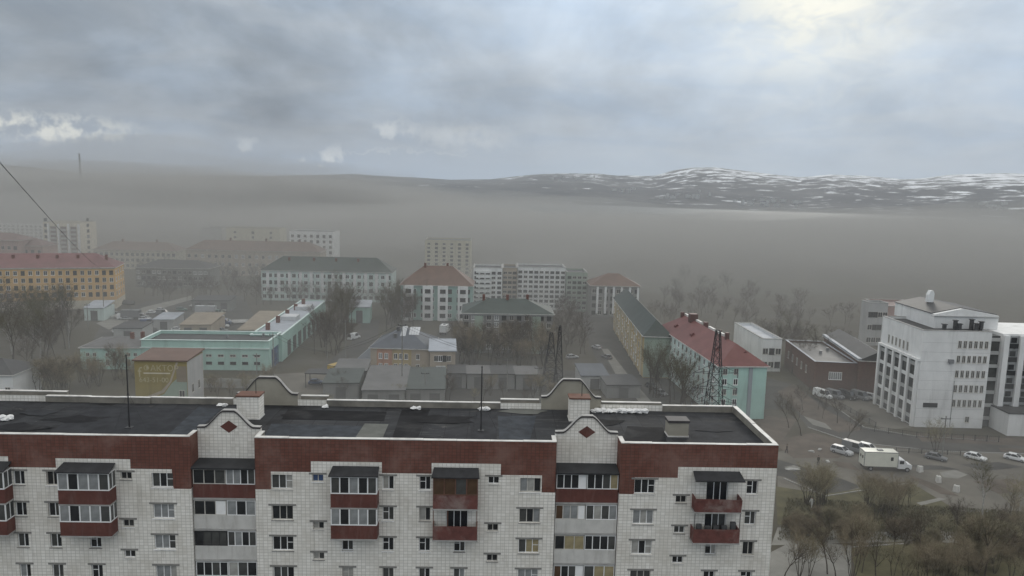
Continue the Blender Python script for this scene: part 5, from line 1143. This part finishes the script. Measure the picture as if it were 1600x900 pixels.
# pale concrete blocks on the car park
for i, (x, y) in enumerate(((1437, 737), (1466, 753), (1494, 768))):
    q = MB(); w = .46; q.hexa([(-w, -w * .8, 0), (w, -w * .8, 0), (w, w * .8, 0), (-w, w * .8, 0), (-w * .82, -w * .62, 1.05), (w * .82, -w * .62, 1.05), (w * .82, w * .62, 1.05), (-w * .82, w * .62, 1.05)])
    o = q.build('concrete_block', 'concrete_panel', None, G(x, y), .3 + i); tag(o, None, 'block', 'concrete blocks on the car park'); o['label'] = ('pale concrete block on the car park, nearest the box truck', 'pale concrete block on the car park, middle of three', 'pale concrete block on the car park, farthest from the truck')[i]
    q = MB(); q.tube((-.2, 0, 1.05), (0, 0, 1.22), .03, .03, 5); q.tube((0, 0, 1.22), (.2, 0, 1.05), .03, .03, 5); q.build('lifting_loop', 'iron', o)
# rubble lying on the mud beside the block
RS = [sack_mesh(20 + i, .5, 'concrete') for i in range(3)]
for i, (x, y, l) in enumerate(((1238, 734, 'flat pale slab fragment on the road beside the apartment block'), (1293, 722, 'pale debris piece near the standing dark figure'), (1268, 706, 'rubble lump on the mud verge left of the parked cars'), (1281, 703, 'second rubble lump on the mud verge behind the dark figure'))):
    o = ob('rubble', RS[i % 3], None, G(x, y) + Vector((0, 0, .12)), i * 1.3); o.scale = (2.6, 1.1, .5) if i == 0 else (1.2, .6, .6); tag(o, l, 'rubble')

# ================================================================== PEOPLE
mat('skin', (.42, .27, .20), .6, .05); mat('cloth_dark', (.018, .018, .02), .9, .2); mat('cloth_pale', (.50, .50, .48), .9, .1); mat('trousers', (.03, .032, .04), .9, .2); mat('cloth_brown', (.06, .045, .04), .9, .2); mat('hair', (.03, .02, .015), .8, .2)
def person(px, py, rz, stride, coat, legs, label):
    P = G(px, py); st = stride
    V = [(0, 0, .95), (0, 0, 1.15), (0, .01, 1.38), (0, .0, 1.50), (0, .02, 1.58), (0, .03, 1.70),
         (.20, 0, 1.42), (.27, st * .35, 1.15), (.28, st * .55 + .06, .90), (.28, st * .6 + .09, .80), (-.20, 0, 1.42), (-.27, -st * .35, 1.15), (-.28, -st * .5 + .06, .90), (-.28, -st * .5 + .10, .80),
         (.10, 0, .90), (.11, -st * .5 + .03, .50), (.11, -st * 1.0, .09), (.12, -st * 1.0 + .18, .04), (-.10, 0, .90), (-.11, st * .6 + .03, .50), (-.11, st * .9, .09), (-.12, st * .9 + .18, .04)]
    Ed = [(0, 1), (1, 2), (2, 3), (3, 4), (4, 5), (2, 6), (6, 7), (7, 8), (8, 9), (2, 10), (10, 11), (11, 12), (12, 13), (0, 14), (14, 15), (15, 16), (16, 17), (0, 18), (18, 19), (19, 20), (20, 21)]
    Rr = [.16, .17, .18, .07, .085, .095, .085, .062, .045, .04, .085, .062, .045, .04, .11, .075, .05, .045, .11, .075, .05, .045]
    me = bpy.data.meshes.new('person'); me.from_pydata(V, Ed, []); t = bpy.data.objects.new('tmp', me); COL.objects.link(t); md = t.modifiers.new('s', 'SKIN'); t.modifiers.new('u', 'SUBSURF').levels = 2
    for i, sv in enumerate(me.skin_vertices[0].data): sv.radius = (Rr[i], Rr[i] * (.72 if i < 3 else 1)); sv.use_root = i == 0
    dg = bpy.context.evaluated_depsgraph_get(); bm_ = bpy.data.meshes.new_from_object(t.evaluated_get(dg)); bpy.data.objects.remove(t)
    bm_.materials.clear()
    for m_ in (coat, legs, 'skin', 'tyre'): bm_.materials.append(MATS[m_])
    for p in bm_.polygons:
        z = p.center.z; p.use_smooth = True; p.material_index = 3 if z < .1 else 2 if (z > 1.52 or (z < .86 and abs(p.center.x) > .21)) else 0 if z > .78 else 1
    o = ob('person', bm_, None, P + Vector((0, 0, .02)), R(rz)); tag(o, label, 'person')
    bm = bmesh.new(); bmesh.ops.create_icosphere(bm, subdivisions=2, radius=.118)
    for v in bm.verts: v.co.y = v.co.y * 1.05 - .02; v.co.z = max(v.co.z, -.03 if v.co.y < .02 else .05)
    hm = bpy.data.meshes.new('hair'); bm.to_mesh(hm); bm.free(); hm.materials.append(MATS['hair']); ob('hair', hm, o, (0, .02, 1.70))
    q = MB()
    for s in (-1, 1): q.box(s * .04 - .015, s * .04 + .015, .118, .13, 1.68, 1.70)
    q.tube((0, .11, 1.675), (0, .15, 1.64), .012, .02, 5); q.box(-.03, .03, .108, .122, 1.60, 1.612); q.build('face', 'hair', o)
    return o
person(1278, 727, 200, .12, 'cloth_dark', 'trousers', 'person in dark clothes standing on the road by the parked cars')
person(1229, 708, 60, .2, 'cloth_brown', 'trousers', 'person in dark brown walking near the corner of the apartment roof')
person(1268, 794, 120, .22, 'cloth_pale', 'cloth_pale', 'person in pale clothes walking on the grass by the bushes')

# ================================================================== AIR
def air(name, q, dens, colr, aniso=0.0):
    M = bpy.data.materials.new(name); M.use_nodes = True; t = M.node_tree; t.nodes.clear()
    o = t.nodes.new('ShaderNodeOutputMaterial'); v = t.nodes.new('ShaderNodeVolumePrincipled'); v.inputs['Color'].default_value = (*colr, 1); v.inputs['Density'].default_value = dens; v.inputs['Anisotropy'].default_value = aniso
    t.links.new(v.outputs[0], o.inputs['Volume']); x = q.build(name, M); return tag(x, kind='stuff')
q = MB(); q.box(-6800, 6800, -900, 6200, -5.5, 330); tag(air('haze', q, HAZE_D, (.86, .90, .95)), 'thin grey haze filling the air over town and inlet', 'haze')
def dust_bank():                         # the wind-blown dust lying low over the town: a closed lumpy body of even density
    NX, NY = 110, 90; x0, x1, y0, y1 = -1150, 1250, 75.5, 1180; q = MB(); T = {}
    for j in range(NY):
        for i in range(NX):
            x = x0 + (x1 - x0) * i / (NX - 1); t = j / (NY - 1); y = y0 + (y1 - y0) * t ** 1.5
            az = math.atan2(x, y)
            k = mn.fractal(Vector((x * .006, y * .004, .7)), 1.0, 2.0, 4) * 10 + mn.fractal(Vector((x * .0022, y * .0022, 4.2)), 1.0, 2.0, 3) * 12
            near = min(1, (y - y0) / 40); near = near * near * (3 - 2 * near)
            far = min(1, max(0, (y1 - y) / 420)); far = far * far * (3 - 2 * far)
            left = max(0, min(1, (-az - .02) / .5)); rise = min(1, max(0, (y - 300) / 500))
            ce = max(0, min(1, (-az + .12) / .3))                       # lower on the right, where the hills stay clear
            t2 = max(0, min(1, (y - 140) / 280)); t2 = t2 * t2 * (3 - 2 * t2)
            cap = 12 + 21 * t2
            cap = cap + (1 - ce) * min(0, (48 - .040 * y) - cap) + rise * (7 * ce + 9 * left)
            z = (2 + (cap - 2) * near + k * near * (.25 + .9 * t2) * min(1, cap / 30)) * far
            e = min(1, i / 6, (NX - 1 - i) / 6, 1); z = max(.5, z * e)
            if j in (0, NY - 1) or i in (0, NX - 1): z = .4
            q.v.append((x, y, z))
    n = NX * NY; q.v += [(x, y, -1.6) for x, y, z in q.v]
    for j in range(NY - 1):
        for i in range(NX - 1):
            b = j * NX + i; q.f.append((b, b + 1, b + NX + 1, b + NX)); q.m.append(0); q.f.append((n + b, n + b + NX, n + b + NX + 1, n + b + 1)); q.m.append(0)
    for i in range(NX - 1):
        for b, f_ in ((i, 0), ((NY - 1) * NX + i, 1)): q.f.append((b, n + b, n + b + 1, b + 1) if not f_ else (b, b + 1, n + b + 1, n + b)); q.m.append(0)
    for j in range(NY - 1):
        for b, f_ in ((j * NX, 1), (j * NX + NX - 1, 0)): q.f.append((b, n + b, n + b + NX, b + NX) if not f_ else (b, b + NX, n + b + NX, n + b)); q.m.append(0)
    o = air('dust_cloud', q, DUST_D, DUST_C)
    for p in o.data.polygons: p.use_smooth = False
    tag(o, 'brown grey dust blown low over the town', 'dust'); return o
dust_bank()
def veil():                              # thin upper skirt of the dust, so that the far slopes fade gradually
    NX, NY = 60, 24; x0, x1, y0, y1 = -1500, 1700, 330, 1500; q = MB()
    for j in range(NY):
        for i in range(NX):
            x = x0 + (x1 - x0) * i / (NX - 1); y = y0 + (y1 - y0) * j / (NY - 1)
            z = 38 - 13 * max(0, min(1, (x + 60) / 350)) + mn.fractal(Vector((x * .004, y * .003, 8.8)), 1.0, 2.0, 4) * 11 + 24 * max(0, min(1, (-x - 60) / 450)); q.v.append((x, y, max(4, z)))
    n = NX * NY; q.v += [(x, y, -1.9) for x, y, z in q.v]
    for j in range(NY - 1):
        for i in range(NX - 1): b = j * NX + i; q.f += [(b, b + 1, b + NX + 1, b + NX), (n + b, n + b + NX, n + b + NX + 1, n + b + 1)]
    for i in range(NX - 1): b = i; q.f.append((b, n + b, n + b + 1, b + 1)); b = (NY - 1) * NX + i; q.f.append((b, b + 1, n + b + 1, n + b))
    for j in range(NY - 1): b = j * NX; q.f.append((b, b + NX, n + b + NX, n + b)); b = j * NX + NX - 1; q.f.append((b, n + b, n + b + NX, b + NX))
    q.m = [0] * len(q.f); tag(air('dust_cloud', q, .0008, DUST_C), 'thin veil of dust over the far town and inlet', 'dust')
veil()
def plume(px, py, Y, rx, ry, rz_, seed, dens):   # a thicker drift of dust inside the bank
    P = atY(px, py, Y); bm = bmesh.new(); bmesh.ops.create_icosphere(bm, subdivisions=4, radius=1.0)
    for v in bm.verts:
        k = 1 + .55 * mn.fractal(v.co * 1.3 + Vector((seed, 0, 0)), 1.0, 2.0, 3); v.co = Vector((v.co.x * rx * k + P.x, v.co.y * ry * k + Y, max(-1.2, v.co.z * rz_ * k + P.z)))
    q = MB(); q.v = [tuple(v.co) for v in bm.verts]; q.f = [tuple(v.index for v in f.verts) for f in bm.faces]; q.m = [0] * len(q.f); bm.free()
    tag(air('dust_cloud', q, dens, DUST_C), 'thicker drift of dust over the town', 'dust')
for a in ((1160, 425, 430, 150, 90, 24, 1.3, .004), (930, 375, 560, 130, 110, 18, 4.1, .003), (560, 352, 620, 190, 120, 14, 7.7, .003), (250, 335, 600, 170, 110, 16, 9.2, .003), (1480, 415, 480, 130, 90, 20, 12.5, .003), (640, 470, 300, 60, 40, 14, 15.1, .003), (720, 322, 720, 150, 90, 13, 21.3, .0035), (420, 300, 760, 170, 90, 17, 24.9, .0035), (1010, 352, 700, 120, 80, 12, 27.2, .0035), (120, 300, 640, 120, 80, 20, 30.4, .003), (800, 455, 310, 60, 40, 15, 33.3, .004), (70, 268, 800, 330, 150, 34, 41.7, .0022), (330, 283, 860, 260, 140, 22, 45.1, .0022)): plume(*a)
